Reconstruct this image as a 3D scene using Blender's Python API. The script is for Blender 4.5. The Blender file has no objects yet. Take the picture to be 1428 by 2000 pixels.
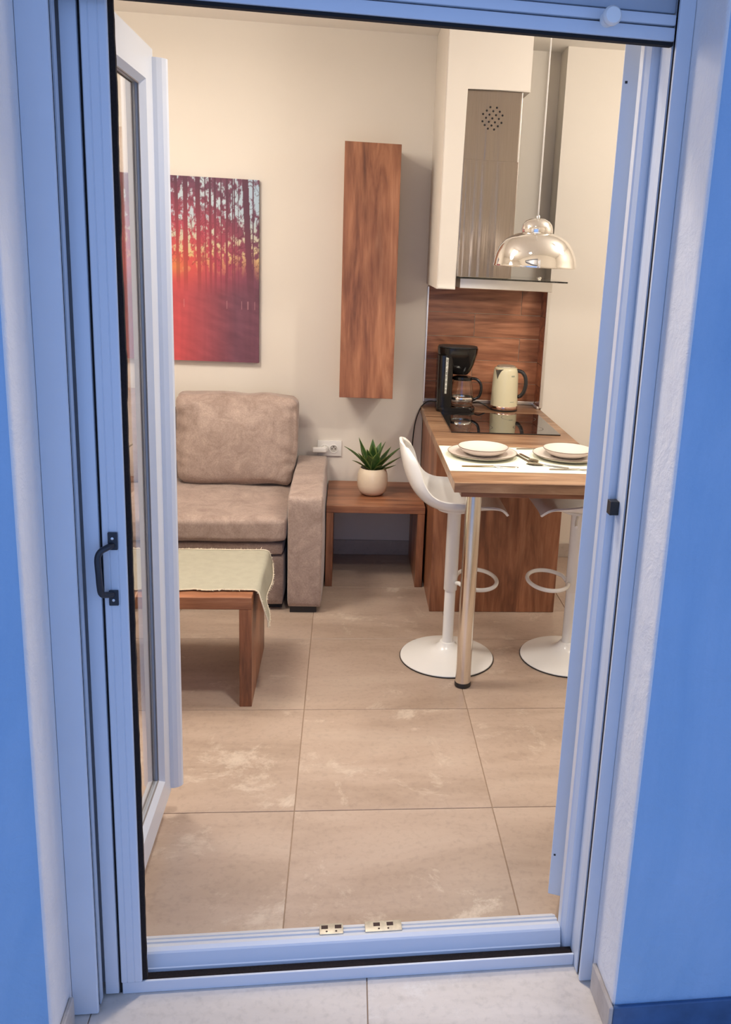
import bpy, bmesh, math, random
from mathutils import Vector, Matrix, noise
random.seed(7)
sc = bpy.context.scene
COL = sc.collection
PI = math.pi

# ------------------------------------------------------------------ camera
FPX, PPX, PPY = 1732.3, 862.5, 911.6
YAW, PITCH, ROLL = 0.1130, -0.2404, 0.0514
cam = bpy.data.objects.new('camera', bpy.data.cameras.new('camera'))
COL.objects.link(cam)
cam.data.sensor_fit = 'HORIZONTAL'
cam.data.sensor_width = 36.0
cam.data.lens = FPX * 36.0 / 1428.0
cam.data.shift_x = (714.0 - PPX) / 1428.0
cam.data.shift_y = (PPY - 1000.0) / 1428.0
cam.data.clip_start = 0.02
fwd = Vector((math.sin(YAW) * math.cos(PITCH), math.cos(YAW) * math.cos(PITCH), math.sin(PITCH)))
rt0 = Vector((math.cos(YAW), -math.sin(YAW), 0))
up0 = rt0.cross(fwd)
rt = rt0 * math.cos(ROLL) + up0 * math.sin(ROLL)
up = up0 * math.cos(ROLL) - rt0 * math.sin(ROLL)
cam.matrix_world = Matrix(((rt.x, up.x, -fwd.x, 0), (rt.y, up.y, -fwd.y, 0), (rt.z, up.z, -fwd.z, 1.6526), (0, 0, 0, 1)))
sc.camera = cam

# ------------------------------------------------------------------ world, exposure
w = bpy.data.worlds.new('dusk_sky')
sc.world = w
w.use_nodes = True
bg = w.node_tree.nodes['Background']
bg.inputs['Color'].default_value = (0.31, 0.49, 0.95, 1)
bg.inputs['Strength'].default_value = 1.27
sc.view_settings.view_transform = 'Standard'
sc.view_settings.look = 'None'
sc.view_settings.gamma = 1.0
sc.view_settings.use_curve_mapping = False
sc.view_settings.exposure = 0.0
try:
    sc.cycles.use_denoising = True
    sc.cycles.max_bounces = 10
    sc.cycles.caustics_reflective = False
    sc.cycles.caustics_refractive = False
    sc.cycles.sample_clamp_indirect = 6.0
except Exception:
    pass

def area_light(name, loc, rot, sx, sy, watts, color):
    l = bpy.data.lights.new(name, 'AREA')
    l.shape = 'RECTANGLE'; l.size = sx; l.size_y = sy
    l.energy = watts; l.color = color
    o = bpy.data.objects.new(name, l); COL.objects.link(o)
    o.location = loc; o.rotation_euler = rot
    return o
WARM = (1.0, 0.915, 0.82)
def globe_light(name, loc, watts, color, radius):
    l = bpy.data.lights.new(name, 'POINT'); l.energy = watts; l.color = color; l.shadow_soft_size = radius
    o = bpy.data.objects.new(name, l); COL.objects.link(o); o.location = loc
    return o
area_light('ceiling_lamp_light', (-0.95, 3.15, 2.555), (0, 0, 0), 0.74, 0.46, 18, WARM)
globe_light('ceiling_lamp_glow', (-0.95, 3.15, 2.30), 24, WARM, 0.16)
SPOT_AIM = (Vector((0.80, 4.70, 1.20)) - Vector((1.72, 3.30, 2.50))).to_track_quat('-Z', 'Y').to_euler()
area_light('spot_bar_light', (1.72, 3.30, 2.50), SPOT_AIM, 0.50, 0.10, 6, WARM)
globe_light('spot_bar_glow', (1.72, 3.20, 2.34), 25, WARM, 0.16)
area_light('door_fill_light', (0.10, 2.25, 2.642), (0, 0, 0), 0.16, 0.16, 8.5, WARM).data.spread = math.radians(105)  # added fill that brightens the floor near the door

# ------------------------------------------------------------------ materials
MATS = {}
def new_mat(name):
    m = bpy.data.materials.new(name); m.use_nodes = True
    MATS[name] = m
    return m, m.node_tree, m.node_tree.nodes['Principled BSDF']
def N(nt, t, **kw):
    n = nt.nodes.new(t)
    for k, v in kw.items():
        setattr(n, k, v)
    return n
def ramp(nt, stops):
    r = N(nt, 'ShaderNodeValToRGB')
    e = r.color_ramp.elements
    while len(e) < len(stops): e.new(0.5)
    for i, (p, c) in enumerate(stops):
        e[i].position = p; e[i].color = (*c, 1)
    return r
def coords(nt, scale=(1, 1, 1), rnd=0.0):
    tc = N(nt, 'ShaderNodeTexCoord'); mp = N(nt, 'ShaderNodeMapping')
    mp.inputs['Scale'].default_value = scale
    nt.links.new(tc.outputs['Object'], mp.inputs['Vector'])
    if rnd:
        oi = N(nt, 'ShaderNodeObjectInfo'); ml = N(nt, 'ShaderNodeMath', operation='MULTIPLY')
        ml.inputs[1].default_value = rnd
        nt.links.new(oi.outputs['Random'], ml.inputs[0])
        cb = N(nt, 'ShaderNodeCombineXYZ')
        for k in range(3): nt.links.new(ml.outputs[0], cb.inputs[k])
        nt.links.new(cb.outputs[0], mp.inputs['Location'])
    return mp
def noise_tex(nt, vec, scale, detail=4, rough=0.55, dist=0.0):
    n = N(nt, 'ShaderNodeTexNoise')
    n.inputs['Scale'].default_value = scale; n.inputs['Detail'].default_value = detail
    n.inputs['Roughness'].default_value = rough; n.inputs['Distortion'].default_value = dist
    nt.links.new(vec, n.inputs['Vector'])
    return n
def add_bump(nt, b, height, strength, distance=0.002):
    bp = N(nt, 'ShaderNodeBump')
    bp.inputs['Strength'].default_value = strength; bp.inputs['Distance'].default_value = distance
    nt.links.new(height, bp.inputs['Height']); nt.links.new(bp.outputs[0], b.inputs['Normal'])
def mixc(nt, fac, a, b, mode='MIX'):
    m = N(nt, 'ShaderNodeMix', data_type='RGBA', blend_type=mode)
    for s, v in ((m.inputs[0], fac), (m.inputs[6], a), (m.inputs[7], b)):
        if hasattr(v, 'is_linked') or hasattr(v, 'links'): nt.links.new(v, s)
        elif isinstance(v, (int, float)): s.default_value = v
        else: s.default_value = (*v, 1)
    return m.outputs[2]
def plain(name, col, rough=0.5, metal=0.0, var=0.06, scale=8.0, bump=0.0, bscale=60.0, coat=0.0, aniso=None):
    """one colour with faint mottling from noise"""
    m, nt, b = new_mat(name)
    mp = coords(nt)
    n = noise_tex(nt, mp.outputs[0], scale, 5)
    lo = tuple(c * (1 - var) for c in col); hi = tuple(min(1, c * (1 + var)) for c in col)
    r = ramp(nt, [(0.3, lo), (0.7, hi)])
    nt.links.new(n.outputs['Fac'], r.inputs[0]); nt.links.new(r.outputs[0], b.inputs['Base Color'])
    b.inputs['Roughness'].default_value = rough; b.inputs['Metallic'].default_value = metal
    b.inputs['Coat Weight'].default_value = coat
    if bump:
        n2 = noise_tex(nt, mp.outputs[0], bscale, 6)
        add_bump(nt, b, n2.outputs['Fac'], bump)
    return m
def wood(name, axis, tone=1.0, rough=0.38, ring=1.0, mul=(1, 1, 1)):
    """warm brown oak decor, grain along the given axis"""
    m, nt, b = new_mat(name)
    s = [1.0, 1.0, 1.0]; s['xyz'.index(axis)] = 0.09
    mp = coords(nt, tuple(s), rnd=3.0)
    s2 = [1.0, 1.0, 1.0]; s2['xyz'.index(axis)] = 0.22
    mpb = coords(nt, tuple(s2), rnd=5.0)
    warp = noise_tex(nt, mpb.outputs[0], 4.5, 3, 0.5, 0.8)
    fine = noise_tex(nt, mp.outputs[0], 95, 6, 0.65, 0.3)
    mid = noise_tex(nt, mp.outputs[0], 13, 6, 0.62, 1.6)
    wv = N(nt, 'ShaderNodeMath', operation='MULTIPLY'); wv.inputs[1].default_value = 26.0 * ring
    nt.links.new(warp.outputs['Fac'], wv.inputs[0])
    sn = N(nt, 'ShaderNodeMath', operation='SINE'); nt.links.new(wv.outputs[0], sn.inputs[0])
    a1 = N(nt, 'ShaderNodeMath', operation='MULTIPLY_ADD'); a1.inputs[1].default_value = 0.05; a1.inputs[2].default_value = 0.06
    nt.links.new(sn.outputs[0], a1.inputs[0])
    a2 = N(nt, 'ShaderNodeMath', operation='ADD'); nt.links.new(a1.outputs[0], a2.inputs[0]); nt.links.new(mid.outputs['Fac'], a2.inputs[1])
    a3 = N(nt, 'ShaderNodeMath', operation='MULTIPLY_ADD'); a3.inputs[1].default_value = 0.26
    nt.links.new(fine.outputs['Fac'], a3.inputs[0]); nt.links.new(a2.outputs[0], a3.inputs[2])
    t = tone
    r = ramp(nt, [(0.42, (0.100 * t, 0.036 * t, 0.019 * t)), (0.60, (0.225 * t, 0.084 * t, 0.038 * t)), (0.76, (0.32 * t, 0.130 * t, 0.060 * t)), (0.95, (0.42 * t, 0.195 * t, 0.10 * t))])
    for e_ in r.color_ramp.elements: e_.color = (e_.color[0] * mul[0], e_.color[1] * mul[1], e_.color[2] * mul[2], 1)
    nt.links.new(a3.outputs[0], r.inputs[0])
    s3 = [1.0, 1.0, 1.0]; s3['xyz'.index(axis)] = 0.14
    mpc = coords(nt, tuple(s3), rnd=11.0)
    bigv = noise_tex(nt, mpc.outputs[0], 9, 4, 0.55, 1.5)
    rb = ramp(nt, [(0.30, (0.62, 0.58, 0.56)), (0.52, (1.0, 1.0, 1.0)), (0.72, (1.16, 1.2, 1.22))])
    nt.links.new(bigv.outputs['Fac'], rb.inputs[0])
    nt.links.new(mixc(nt, 1.0, r.outputs[0], rb.outputs[0], 'MULTIPLY'), b.inputs['Base Color'])
    b.inputs['Roughness'].default_value = rough
    add_bump(nt, b, a3.outputs[0], 0.12, 0.0015)
    return m
def tile_mat(name, dark, mid_, light, rough):
    m, nt, b = new_mat(name)
    mp = coords(nt, (1, 1, 1), rnd=9.0)
    mps = coords(nt, (0.45, 1.6, 1), rnd=7.0)
    big = noise_tex(nt, mps.outputs[0], 3.2, 8, 0.62, 0.5)
    patch = noise_tex(nt, mp.outputs[0], 4.0, 12, 0.72, 0.4)
    r1 = ramp(nt, [(0.30, dark), (0.55, mid_), (0.8, tuple(0.5 * (a + c) for a, c in zip(mid_, light)))])
    nt.links.new(big.outputs['Fac'], r1.inputs[0])
    r2 = ramp(nt, [(0.575, (0, 0, 0)), (0.66, (0.8, 0.8, 0.8))])
    nt.links.new(patch.outputs['Fac'], r2.inputs[0])
    c = mixc(nt, r2.outputs[0], r1.outputs[0], light)
    sp = noise_tex(nt, mp.outputs[0], 55, 4, 0.6)
    r3 = ramp(nt, [(0.25, (0.8, 0.8, 0.8)), (0.5, (1, 1, 1))])
    nt.links.new(sp.outputs['Fac'], r3.inputs[0])
    c = mixc(nt, 0.7, c, r3.outputs[0], 'MULTIPLY')
    nt.links.new(c, b.inputs['Base Color'])
    b.inputs['Roughness'].default_value = rough
    add_bump(nt, b, sp.outputs['Fac'], 0.05, 0.001)
    return m
def fabric(name, dark, light):
    m, nt, b = new_mat(name)
    mp = coords(nt)
    a = noise_tex(nt, mp.outputs[0], 11, 9, 0.75, 0.8)
    f = noise_tex(nt, mp.outputs[0], 160, 3, 0.6)
    r = ramp(nt, [(0.3, dark), (0.7, light)])
    nt.links.new(a.outputs['Fac'], r.inputs[0])
    r2 = ramp(nt, [(0.3, (0.82, 0.82, 0.82)), (0.7, (1.08, 1.08, 1.08))])
    nt.links.new(f.outputs['Fac'], r2.inputs[0])
    c = mixc(nt, 1.0, r.outputs[0], r2.outputs[0], 'MULTIPLY')
    nt.links.new(c, b.inputs['Base Color'])
    b.inputs['Roughness'].default_value = 0.75
    b.inputs['Sheen Weight'].default_value = 0.35
    b.inputs['Sheen Roughness'].default_value = 0.4
    add_bump(nt, b, a.outputs['Fac'], 0.35, 0.006)
    return m
def glass(name, tint=(1, 1, 1), rough=0.0, ior=1.45, alpha_shadow=False):
    m, nt, b = new_mat(name)
    b.inputs['Base Color'].default_value = (*tint, 1)
    b.inputs['Transmission Weight'].default_value = 1.0
    b.inputs['Roughness'].default_value = rough
    b.inputs['IOR'].default_value = ior
    return m
def emit(name, col, strength):
    m, nt, b = new_mat(name)
    b.inputs['Base Color'].default_value = (*col, 1)
    b.inputs['Emission Color'].default_value = (*col, 1)
    b.inputs['Emission Strength'].default_value = strength
    return m

plain('cream_wall', (0.80, 0.745, 0.665), 0.85, var=0.015, scale=2, bump=0.04, bscale=180)
plain('white_ceiling', (0.88, 0.85, 0.80), 0.9, var=0.01)
plain('white_casing', (0.78, 0.73, 0.66), 0.8, var=0.01)
def stucco(name, c1, c2, c3, rough=0.85):
    m, nt, b = new_mat(name)
    mp = coords(nt); mps = coords(nt, (1.2, 1.2, 0.35))
    a = noise_tex(nt, mps.outputs[0], 2.6, 7, 0.62, 0.7)
    r = ramp(nt, [(0.3, c1), (0.52, c2), (0.75, c3)])
    nt.links.new(a.outputs['Fac'], r.inputs[0]); nt.links.new(r.outputs[0], b.inputs['Base Color'])
    b.inputs['Roughness'].default_value = rough
    h = noise_tex(nt, mp.outputs[0], 9, 9, 0.65, 0.4)
    add_bump(nt, b, h.outputs['Fac'], 0.5, 0.02)
    return m
stucco('blue_stucco', (0.24, 0.41, 0.62), (0.31, 0.475, 0.67), (0.38, 0.53, 0.72))
stucco('white_stucco', (0.72, 0.70, 0.70), (0.80, 0.78, 0.77), (0.84, 0.82, 0.80))
plain('navy_skirting', (0.05, 0.11, 0.23), 0.5, var=0.2, scale=14)
tile_mat('floor_porcelain', (0.37, 0.275, 0.21), (0.48, 0.37, 0.295), (0.63, 0.53, 0.435), 0.30)
tile_mat('terrace_porcelain', (0.60, 0.53, 0.46), (0.74, 0.66, 0.58), (0.82, 0.76, 0.69), 0.5)
tile_mat('skirting_porcelain', (0.40, 0.34, 0.30), (0.52, 0.46, 0.41), (0.66, 0.60, 0.54), 0.45)
plain('grout', (0.33, 0.235, 0.165), 0.9)
plain('white_pvc', (0.69, 0.72, 0.775), 0.32, var=0.01, scale=3)
plain('blue_grey_aluminium', (0.66, 0.70, 0.76), 0.42, var=0.02)
plain('dark_slat', (0.40, 0.44, 0.50), 0.5, var=0.03)
plain('black_rubber', (0.008, 0.007, 0.008), 0.85, var=0.2)
plain('brush_pile', (0.012, 0.006, 0.005), 0.95, var=0.4, scale=200, bump=0.8, bscale=600)
plain('dark_handle', (0.018, 0.02, 0.028), 0.35, var=0.1)
plain('steel_screw', (0.7, 0.7, 0.7), 0.3, 1.0)
plain('keeper_metal', (0.56, 0.51, 0.41), 0.5, 0.6, var=0.18, scale=60)
plain('socket_shade', (0.50, 0.48, 0.44), 0.5)
plain('grey_gasket', (0.36, 0.32, 0.30), 0.8)
plain('dark_slot', (0.05, 0.025, 0.02), 0.8)
plain('chrome', (0.92, 0.90, 0.87), 0.03, 1.0, var=0.005)
plain('satin_chrome', (0.80, 0.76, 0.70), 0.16, 1.0, var=0.02)
plain('trim_metal', (0.80, 0.78, 0.75), 0.3, 0.9, var=0.02)
def brushed():
    m, nt, b = new_mat('brushed_steel')
    mp = coords(nt, (120, 120, 1.2))
    n = noise_tex(nt, mp.outputs[0], 5, 5, 0.6)
    r = ramp(nt, [(0.3, (0.36, 0.315, 0.285)), (0.7, (0.43, 0.38, 0.345))])
    nt.links.new(n.outputs['Fac'], r.inputs[0]); nt.links.new(r.outputs[0], b.inputs['Base Color'])
    b.inputs['Metallic'].default_value = 1.0; b.inputs['Roughness'].default_value = 0.24
    b.inputs['Anisotropic'].default_value = 0.7; b.inputs['Anisotropic Rotation'].default_value = 0.25
    mq = coords(nt, (22, 22, 0.35)); nq = noise_tex(nt, mq.outputs[0], 1.0, 3, 0.5)
    b.inputs['Roughness'].default_value = 0.2
    add_bump(nt, b, nq.outputs['Fac'], 0.35, 0.01)
brushed()
plain('glossy_white', (0.84, 0.83, 0.80), 0.22, var=0.006)
plain('white_plastic', (0.84, 0.82, 0.78), 0.35, var=0.006)
plain('ceramic_pot', (0.82, 0.70, 0.54), 0.18, var=0.05, scale=14)
plain('pot_moss', (0.035, 0.022, 0.015), 0.95, var=0.5, scale=60, bump=0.8)
plain('plate_glaze', (0.70, 0.63, 0.57), 0.16, var=0.02)
plain('plate_rim', (0.16, 0.11, 0.08), 0.3, var=0.2)
plain('table_linen', (0.83, 0.85, 0.70), 0.85, var=0.02, bump=0.1, bscale=500)
plain('cutlery_steel', (0.75, 0.70, 0.62), 0.22, 1.0)
plain('cutlery_gold', (0.72, 0.50, 0.20), 0.25, 1.0)
plain('black_plastic', (0.008, 0.007, 0.007), 0.14, var=0.2)
plain('black_matte', (0.02, 0.018, 0.018), 0.45, var=0.1)
plain('grey_gauge', (0.45, 0.45, 0.40), 0.2, var=0.5, scale=60)
plain('cream_enamel', (0.80, 0.73, 0.50), 0.25, var=0.012)
plain('copper_ring', (0.62, 0.40, 0.32), 0.18, 1.0)
plain('print_grey', (0.42, 0.42, 0.30), 0.5)
plain('hob_glass', (0.006, 0.005, 0.006), 0.03, var=0.1, coat=0.6)
plain('sage_cloth', (0.385, 0.365, 0.285), 0.9, var=0.05, scale=30, bump=0.35, bscale=240)
plain('cream_fringe', (0.70, 0.62, 0.48), 0.9, var=0.08)
plain('canvas_back', (0.30, 0.12, 0.12), 0.8)
fabric('taupe_suede', (0.30, 0.215, 0.178), (0.53, 0.41, 0.35))
glass('clear_glass')
glass('green_edge_glass', (0.90, 0.96, 0.90))
wood('oak_x', 'x', 1.1, mul=(1, 1.03, 1.1)); wood('oak_z', 'z', 1.1, mul=(1, 1.03, 1.1))
wood('oak_worktop', 'x', 1.2, 0.36, 1.0, (0.92, 1.32, 1.65))
wood('oak_tile', 'x', 1.75, 0.30, 2.0, (1, 1.05, 1.2))
emit('warm_diffuser', (1.0, 0.86, 0.70), 9.0)
emit('bulb_glow', (1.0, 0.84, 0.62), 20.0)
def leaf_mat():
    m, nt, b = new_mat('agave_leaf')
    mp = coords(nt, (1, 1, 1))
    n = noise_tex(nt, mp.outputs[0], 30, 4)
    r = ramp(nt, [(0.3, (0.018, 0.055, 0.012)), (0.7, (0.055, 0.14, 0.03))])
    nt.links.new(n.outputs['Fac'], r.inputs[0]); nt.links.new(r.outputs[0], b.inputs['Base Color'])
    b.inputs['Roughness'].default_value = 0.45
leaf_mat()
plain('agave_edge', (0.17, 0.24, 0.06), 0.5)

# ------------------------------------------------------------------ mesh helpers
def box(bm, x0, x1, y0, y1, z0, z1):
    v = [bm.verts.new((x, y, z)) for z in (z0, z1) for y in (y0, y1) for x in (x0, x1)]
    F = [(0, 2, 3, 1), (4, 5, 7, 6), (0, 1, 5, 4), (1, 3, 7, 5), (3, 2, 6, 7), (2, 0, 4, 6)]
    return [bm.faces.new([v[i] for i in f]) for f in F]
def bevel(bm, wdt, seg=2):
    bmesh.ops.bevel(bm, geom=list(bm.edges), offset=wdt, segments=seg, profile=0.5, affect='EDGES')
def bbox(x0, x1, y0, y1, z0, z1, bw=0.0, seg=2):
    bm = bmesh.new(); box(bm, x0, x1, y0, y1, z0, z1)
    if bw: bevel(bm, bw, seg)
    return bm
def join(bm, other):
    me = bpy.data.meshes.new('tmp'); other.to_mesh(me); other.free(); bm.from_mesh(me); bpy.data.meshes.remove(me)
    return bm
def prism(bm, poly, h0, h1, axis='z'):
    """extrude a 2-D polygon along an axis; axis 'x' takes (y,z), 'y' takes (x,z), 'z' takes (x,y)"""
    f = {'z': lambda p, h: (p[0], p[1], h), 'x': lambda p, h: (h, p[0], p[1]), 'y': lambda p, h: (p[0], h, p[1])}[axis]
    a = [bm.verts.new(f(p, h0)) for p in poly]; b = [bm.verts.new(f(p, h1)) for p in poly]
    n = len(poly); side = []
    for i in range(n):
        side.append(bm.faces.new((a[i], a[(i + 1) % n], b[(i + 1) % n], b[i])))
    bm.faces.new(a[::-1]); bm.faces.new(b)
    return side
def lathe(bm, prof, cx=0, cy=0, seg=48, cap=True):
    rings = []
    for r, z in prof:
        if r < 1e-6: rings.append([bm.verts.new((cx, cy, z))])
        else: rings.append([bm.verts.new((cx + r * math.cos(2 * PI * k / seg), cy + r * math.sin(2 * PI * k / seg), z)) for k in range(seg)])
    for a, b in zip(rings, rings[1:]):
        if len(a) == 1 and len(b) == 1: continue
        for k in range(seg):
            k2 = (k + 1) % seg
            if len(a) == 1: bm.faces.new((a[0], b[k2], b[k]))
            elif len(b) == 1: bm.faces.new((a[k], a[k2], b[0]))
            else: bm.faces.new((a[k], a[k2], b[k2], b[k]))
    if cap:
        for r_ in (rings[0], rings[-1]):
            if len(r_) > 1: bm.faces.new(r_)
    return rings
def smooth_path(pts, n=8):
    """Catmull-Rom through the points"""
    P = [Vector(p) for p in pts]; out = []
    for i in range(len(P) - 1):
        p0 = P[max(i - 1, 0)]; p1 = P[i]; p2 = P[i + 1]; p3 = P[min(i + 2, len(P) - 1)]
        for k in range(n):
            t = k / n
            out.append(0.5 * ((2 * p1) + (p2 - p0) * t + (2 * p0 - 5 * p1 + 4 * p2 - p3) * t * t + (3 * p1 - p0 - 3 * p2 + p3) * t ** 3))
    out.append(P[-1])
    return out
def tube(bm, pts, r, seg=10, closed=False):
    P = [Vector(p) for p in pts]; n = len(P); rings = []
    nrm = None
    for i in range(n):
        if closed: t = (P[(i + 1) % n] - P[i - 1]).normalized()
        else: t = (P[min(i + 1, n - 1)] - P[max(i - 1, 0)]).normalized()
        if nrm is None:
            nrm = t.cross(Vector((0, 0, 1)))
            if nrm.length < 1e-3: nrm = t.cross(Vector((1, 0, 0)))
        nrm = (nrm - t * nrm.dot(t)).normalized(); bn = t.cross(nrm)
        rr = r[i] if isinstance(r, (list, tuple)) else r
        rings.append([bm.verts.new(P[i] + (nrm * math.cos(2 * PI * k / seg) + bn * math.sin(2 * PI * k / seg)) * rr) for k in range(seg)])
    m = n if closed else n - 1
    for i in range(m):
        a, b = rings[i], rings[(i + 1) % n]
        for k in range(seg): bm.faces.new((a[k], a[(k + 1) % seg], b[(k + 1) % seg], b[k]))
    if not closed: bm.faces.new(rings[0][::-1]); bm.faces.new(rings[-1])
def obj(name, bm, mat, parent=None, smooth=None, local=False):
    """link a bmesh as ONE mesh object; vertices are in world space and are re-based on the parent or on the object's own foot"""
    me = bpy.data.meshes.new(name)
    bmesh.ops.recalc_face_normals(bm, faces=list(bm.faces))
    if parent is not None:
        if not local:
            off = Vector(parent.location)
            if parent.parent: off = off + parent.parent.location
            bmesh.ops.translate(bm, verts=list(bm.verts), vec=-off)
        base = Vector((0, 0, 0))
    else:
        xs = [v.co for v in bm.verts]
        base = Vector(((min(c.x for c in xs) + max(c.x for c in xs)) / 2, (min(c.y for c in xs) + max(c.y for c in xs)) / 2, min(c.z for c in xs)))
        if local: base = Vector((0, 0, 0))
        bmesh.ops.translate(bm, verts=list(bm.verts), vec=-base)
    bm.to_mesh(me); bm.free()
    mats = mat if isinstance(mat, (list, tuple)) else [mat]
    for m in mats: me.materials.append(MATS[m])
    if smooth is not None:
        me.polygons.foreach_set('use_smooth', [True] * len(me.polygons))
        if smooth < 180: me.set_sharp_from_angle(angle=math.radians(smooth))
    o = bpy.data.objects.new(name, me); COL.objects.link(o)
    o.location = base
    if parent is not None: o.parent = parent
    return o
def tag(o, label, cat, group=None, kind=None):
    o['label'] = label; o['category'] = cat
    if group: o['group'] = group
    if kind: o['kind'] = kind
    return o
def struct(o, label, cat):
    return tag(o, label, cat, kind='structure')
def thing(name, label, cat, loc=(0, 0, 0), group=None, kind=None, rz=0.0):
    o = bpy.data.objects.new(name, None); COL.objects.link(o)
    o.location = loc; o.rotation_euler = (0, 0, rz); o.empty_display_size = 0.05
    return tag(o, label, cat, group, kind)
def dup(root, loc, rz, label):
    r = root.copy(); COL.objects.link(r); r.location = loc; r.rotation_euler = (0, 0, rz); r['label'] = label
    for ch in list(root.children):
        c = ch.copy(); COL.objects.link(c); c.parent = r
        for g in ch.children:
            d = g.copy(); COL.objects.link(d); d.parent = c
    return r
def soft_box(x0, x1, y0, y1, z0, z1, cuts=14, rad=0.05, puff=(0, 0, 0), wr=0.0, seed=0.0, power=4):
    """box with rounded edges whose faces swell outward; for upholstery"""
    bm = bmesh.new()
    bmesh.ops.create_cube(bm, size=2.0)
    bmesh.ops.subdivide_edges(bm, edges=list(bm.edges), cuts=cuts, use_grid_fill=True)
    c = Vector(((x0 + x1) / 2, (y0 + y1) / 2, (z0 + z1) / 2)); h = Vector(((x1 - x0) / 2, (y1 - y0) / 2, (z1 - z0) / 2))
    for v in bm.verts:
        p = v.co.copy()
        q = Vector((p.x * h.x, p.y * h.y, p.z * h.z))
        inner = Vector([max(-h[i] + rad, min(h[i] - rad, q[i])) for i in range(3)])
        d = q - inner
        if d.length > 1e-9: q = inner + d.normalized() * min(rad, d.length if d.length < rad else rad)
        for i in range(3):
            if puff[i]:
                o = [k for k in range(3) if k != i]
                fall = (1 - abs(p[o[0]]) ** power) * (1 - abs(p[o[1]]) ** power)
                q[i] += p[i] * puff[i] * fall
        if wr:
            q += Vector((noise.noise(Vector((q.x * 7 + seed, q.y * 7, q.z * 7))), noise.noise(Vector((q.x * 7, q.y * 7 + seed + 9, q.z * 7))), noise.noise(Vector((q.x * 7, q.y * 7, q.z * 7 + seed + 5))))) * wr
        v.co = c + q
    return bm

# ------------------------------------------------------------------ door coordinates
DY, DTH = 1.7164, 0.033
def to_door(o):
    o.location = (0, DY, 0); o.rotation_euler = (0, 0, DTH)
    return o
UL, UR = -0.556, 0.606           # sides of the opening in the outside wall
VF, VB = -0.19, 0.15             # outside and inside face of that wall
HT = 2.36                        # height of the opening (shutter box included)

# ------------------------------------------------------------------ the setting: floors
def tile_field(parent, xs, ys, mat, gap=0.0028):
    cache = {}
    for xa, xb in zip(xs, xs[1:]):
        for ya, yb in zip(ys, ys[1:]):
            key = (round(xb - xa, 4), round(yb - ya, 4))
            if key not in cache:
                bm = bbox(-(xb - xa) / 2 + gap / 2, (xb - xa) / 2 - gap / 2, -(yb - ya) / 2 + gap / 2, (yb - ya) / 2 - gap / 2, -0.010, 0.0, 0.0008, 1)
                me = bpy.data.meshes.new('tile'); bm.to_mesh(me); bm.free(); me.materials.append(MATS[mat]); cache[key] = me
            o = bpy.data.objects.new('tile', cache[key]); COL.objects.link(o); o.parent = parent
            o.location = (Vector(((xa + xb) / 2, (ya + yb) / 2, random.uniform(-0.0003, 0.0003))) - Vector(parent.location))
def grid(lo, hi, at, step=0.6):
    k = math.ceil((lo - at) / step + 0.02); v = [lo]
    while at + k * step < hi - 0.02: v.append(at + k * step); k += 1
    return v + [hi]
fl = struct(obj('floor', bbox(-2.4, 2.4, 1.80, 4.80, -0.12, -0.0025), 'grout'), 'beige stone-look porcelain tile floor inside the room', 'floor')
tile_field(fl, grid(-2.4, 2.4, -0.122), grid(1.80, 4.80, 2.3553), 'floor_porcelain')
ft = struct(obj('floor_terrace', bbox(-3.0, 3.0, -2.0, 1.795, -0.12, -0.0025), 'grout'), 'grey porcelain tiles of the terrace outside the door', 'floor')
tile_field(ft, grid(-3.0, 3.0, 0.082), grid(-2.0, 1.795, 1.22), 'terrace_porcelain')

# ------------------------------------------------------------------ the setting: room walls
YB, YN, ZC = 4.65, 4.80, 2.652
struct(obj('wall_back_left', bbox(-2.5, 0.412, YB, YN + 0.1, 0, ZC), 'cream_wall'), 'cream plastered back wall behind the sofa and wall cabinet', 'wall')
struct(obj('wall_back_right', bbox(1.05, 2.5, YB, YN + 0.1, 0, ZC), 'cream_wall'), 'bright cream wall to the right of the breakfast counter', 'wall')
wn = struct(obj('wall_niche', bbox(0.412, 1.05, YN, YN + 0.1, 0, ZC), 'cream_wall'), 'recessed cream wall of the kitchen niche clad with wood-look tiles', 'wall')
struct(obj('wall_left', bbox(-2.5, -2.4, 1.80, YB, 0, ZC), 'cream_wall'), 'cream side wall on the sofa side, out of view', 'wall')
struct(obj('wall_right', bbox(2.4, 2.5, 1.95, YB, 0, ZC), 'cream_wall'), 'cream side wall on the kitchen side, out of view', 'wall')
struct(obj('ceiling', bbox(-2.5, 2.5, 1.75, YN + 0.1, ZC, ZC + 0.1), 'white_ceiling'), 'white plastered ceiling of the room', 'ceiling')
bm = bbox(-2.4, -0.10, YB - 0.012, YB, 0, 0.082, 0.002)
struct(obj('baseboard_back', bm, 'skirting_porcelain'), 'beige tile skirting along the back wall behind the sofa', 'baseboard')
bm = bbox(-0.098, 0.41, YB - 0.012, YB, 0, 0.082, 0.002)
struct(obj('baseboard_back_corner', bm, 'skirting_porcelain'), 'shaded tile skirting under the small side table', 'baseboard')
bm = bbox(1.05, 2.4, YB - 0.012, YB, 0, 0.082, 0.002)
struct(obj('baseboard_right', bm, 'skirting_porcelain'), 'beige tile skirting below the bright wall by the counter', 'baseboard')

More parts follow.
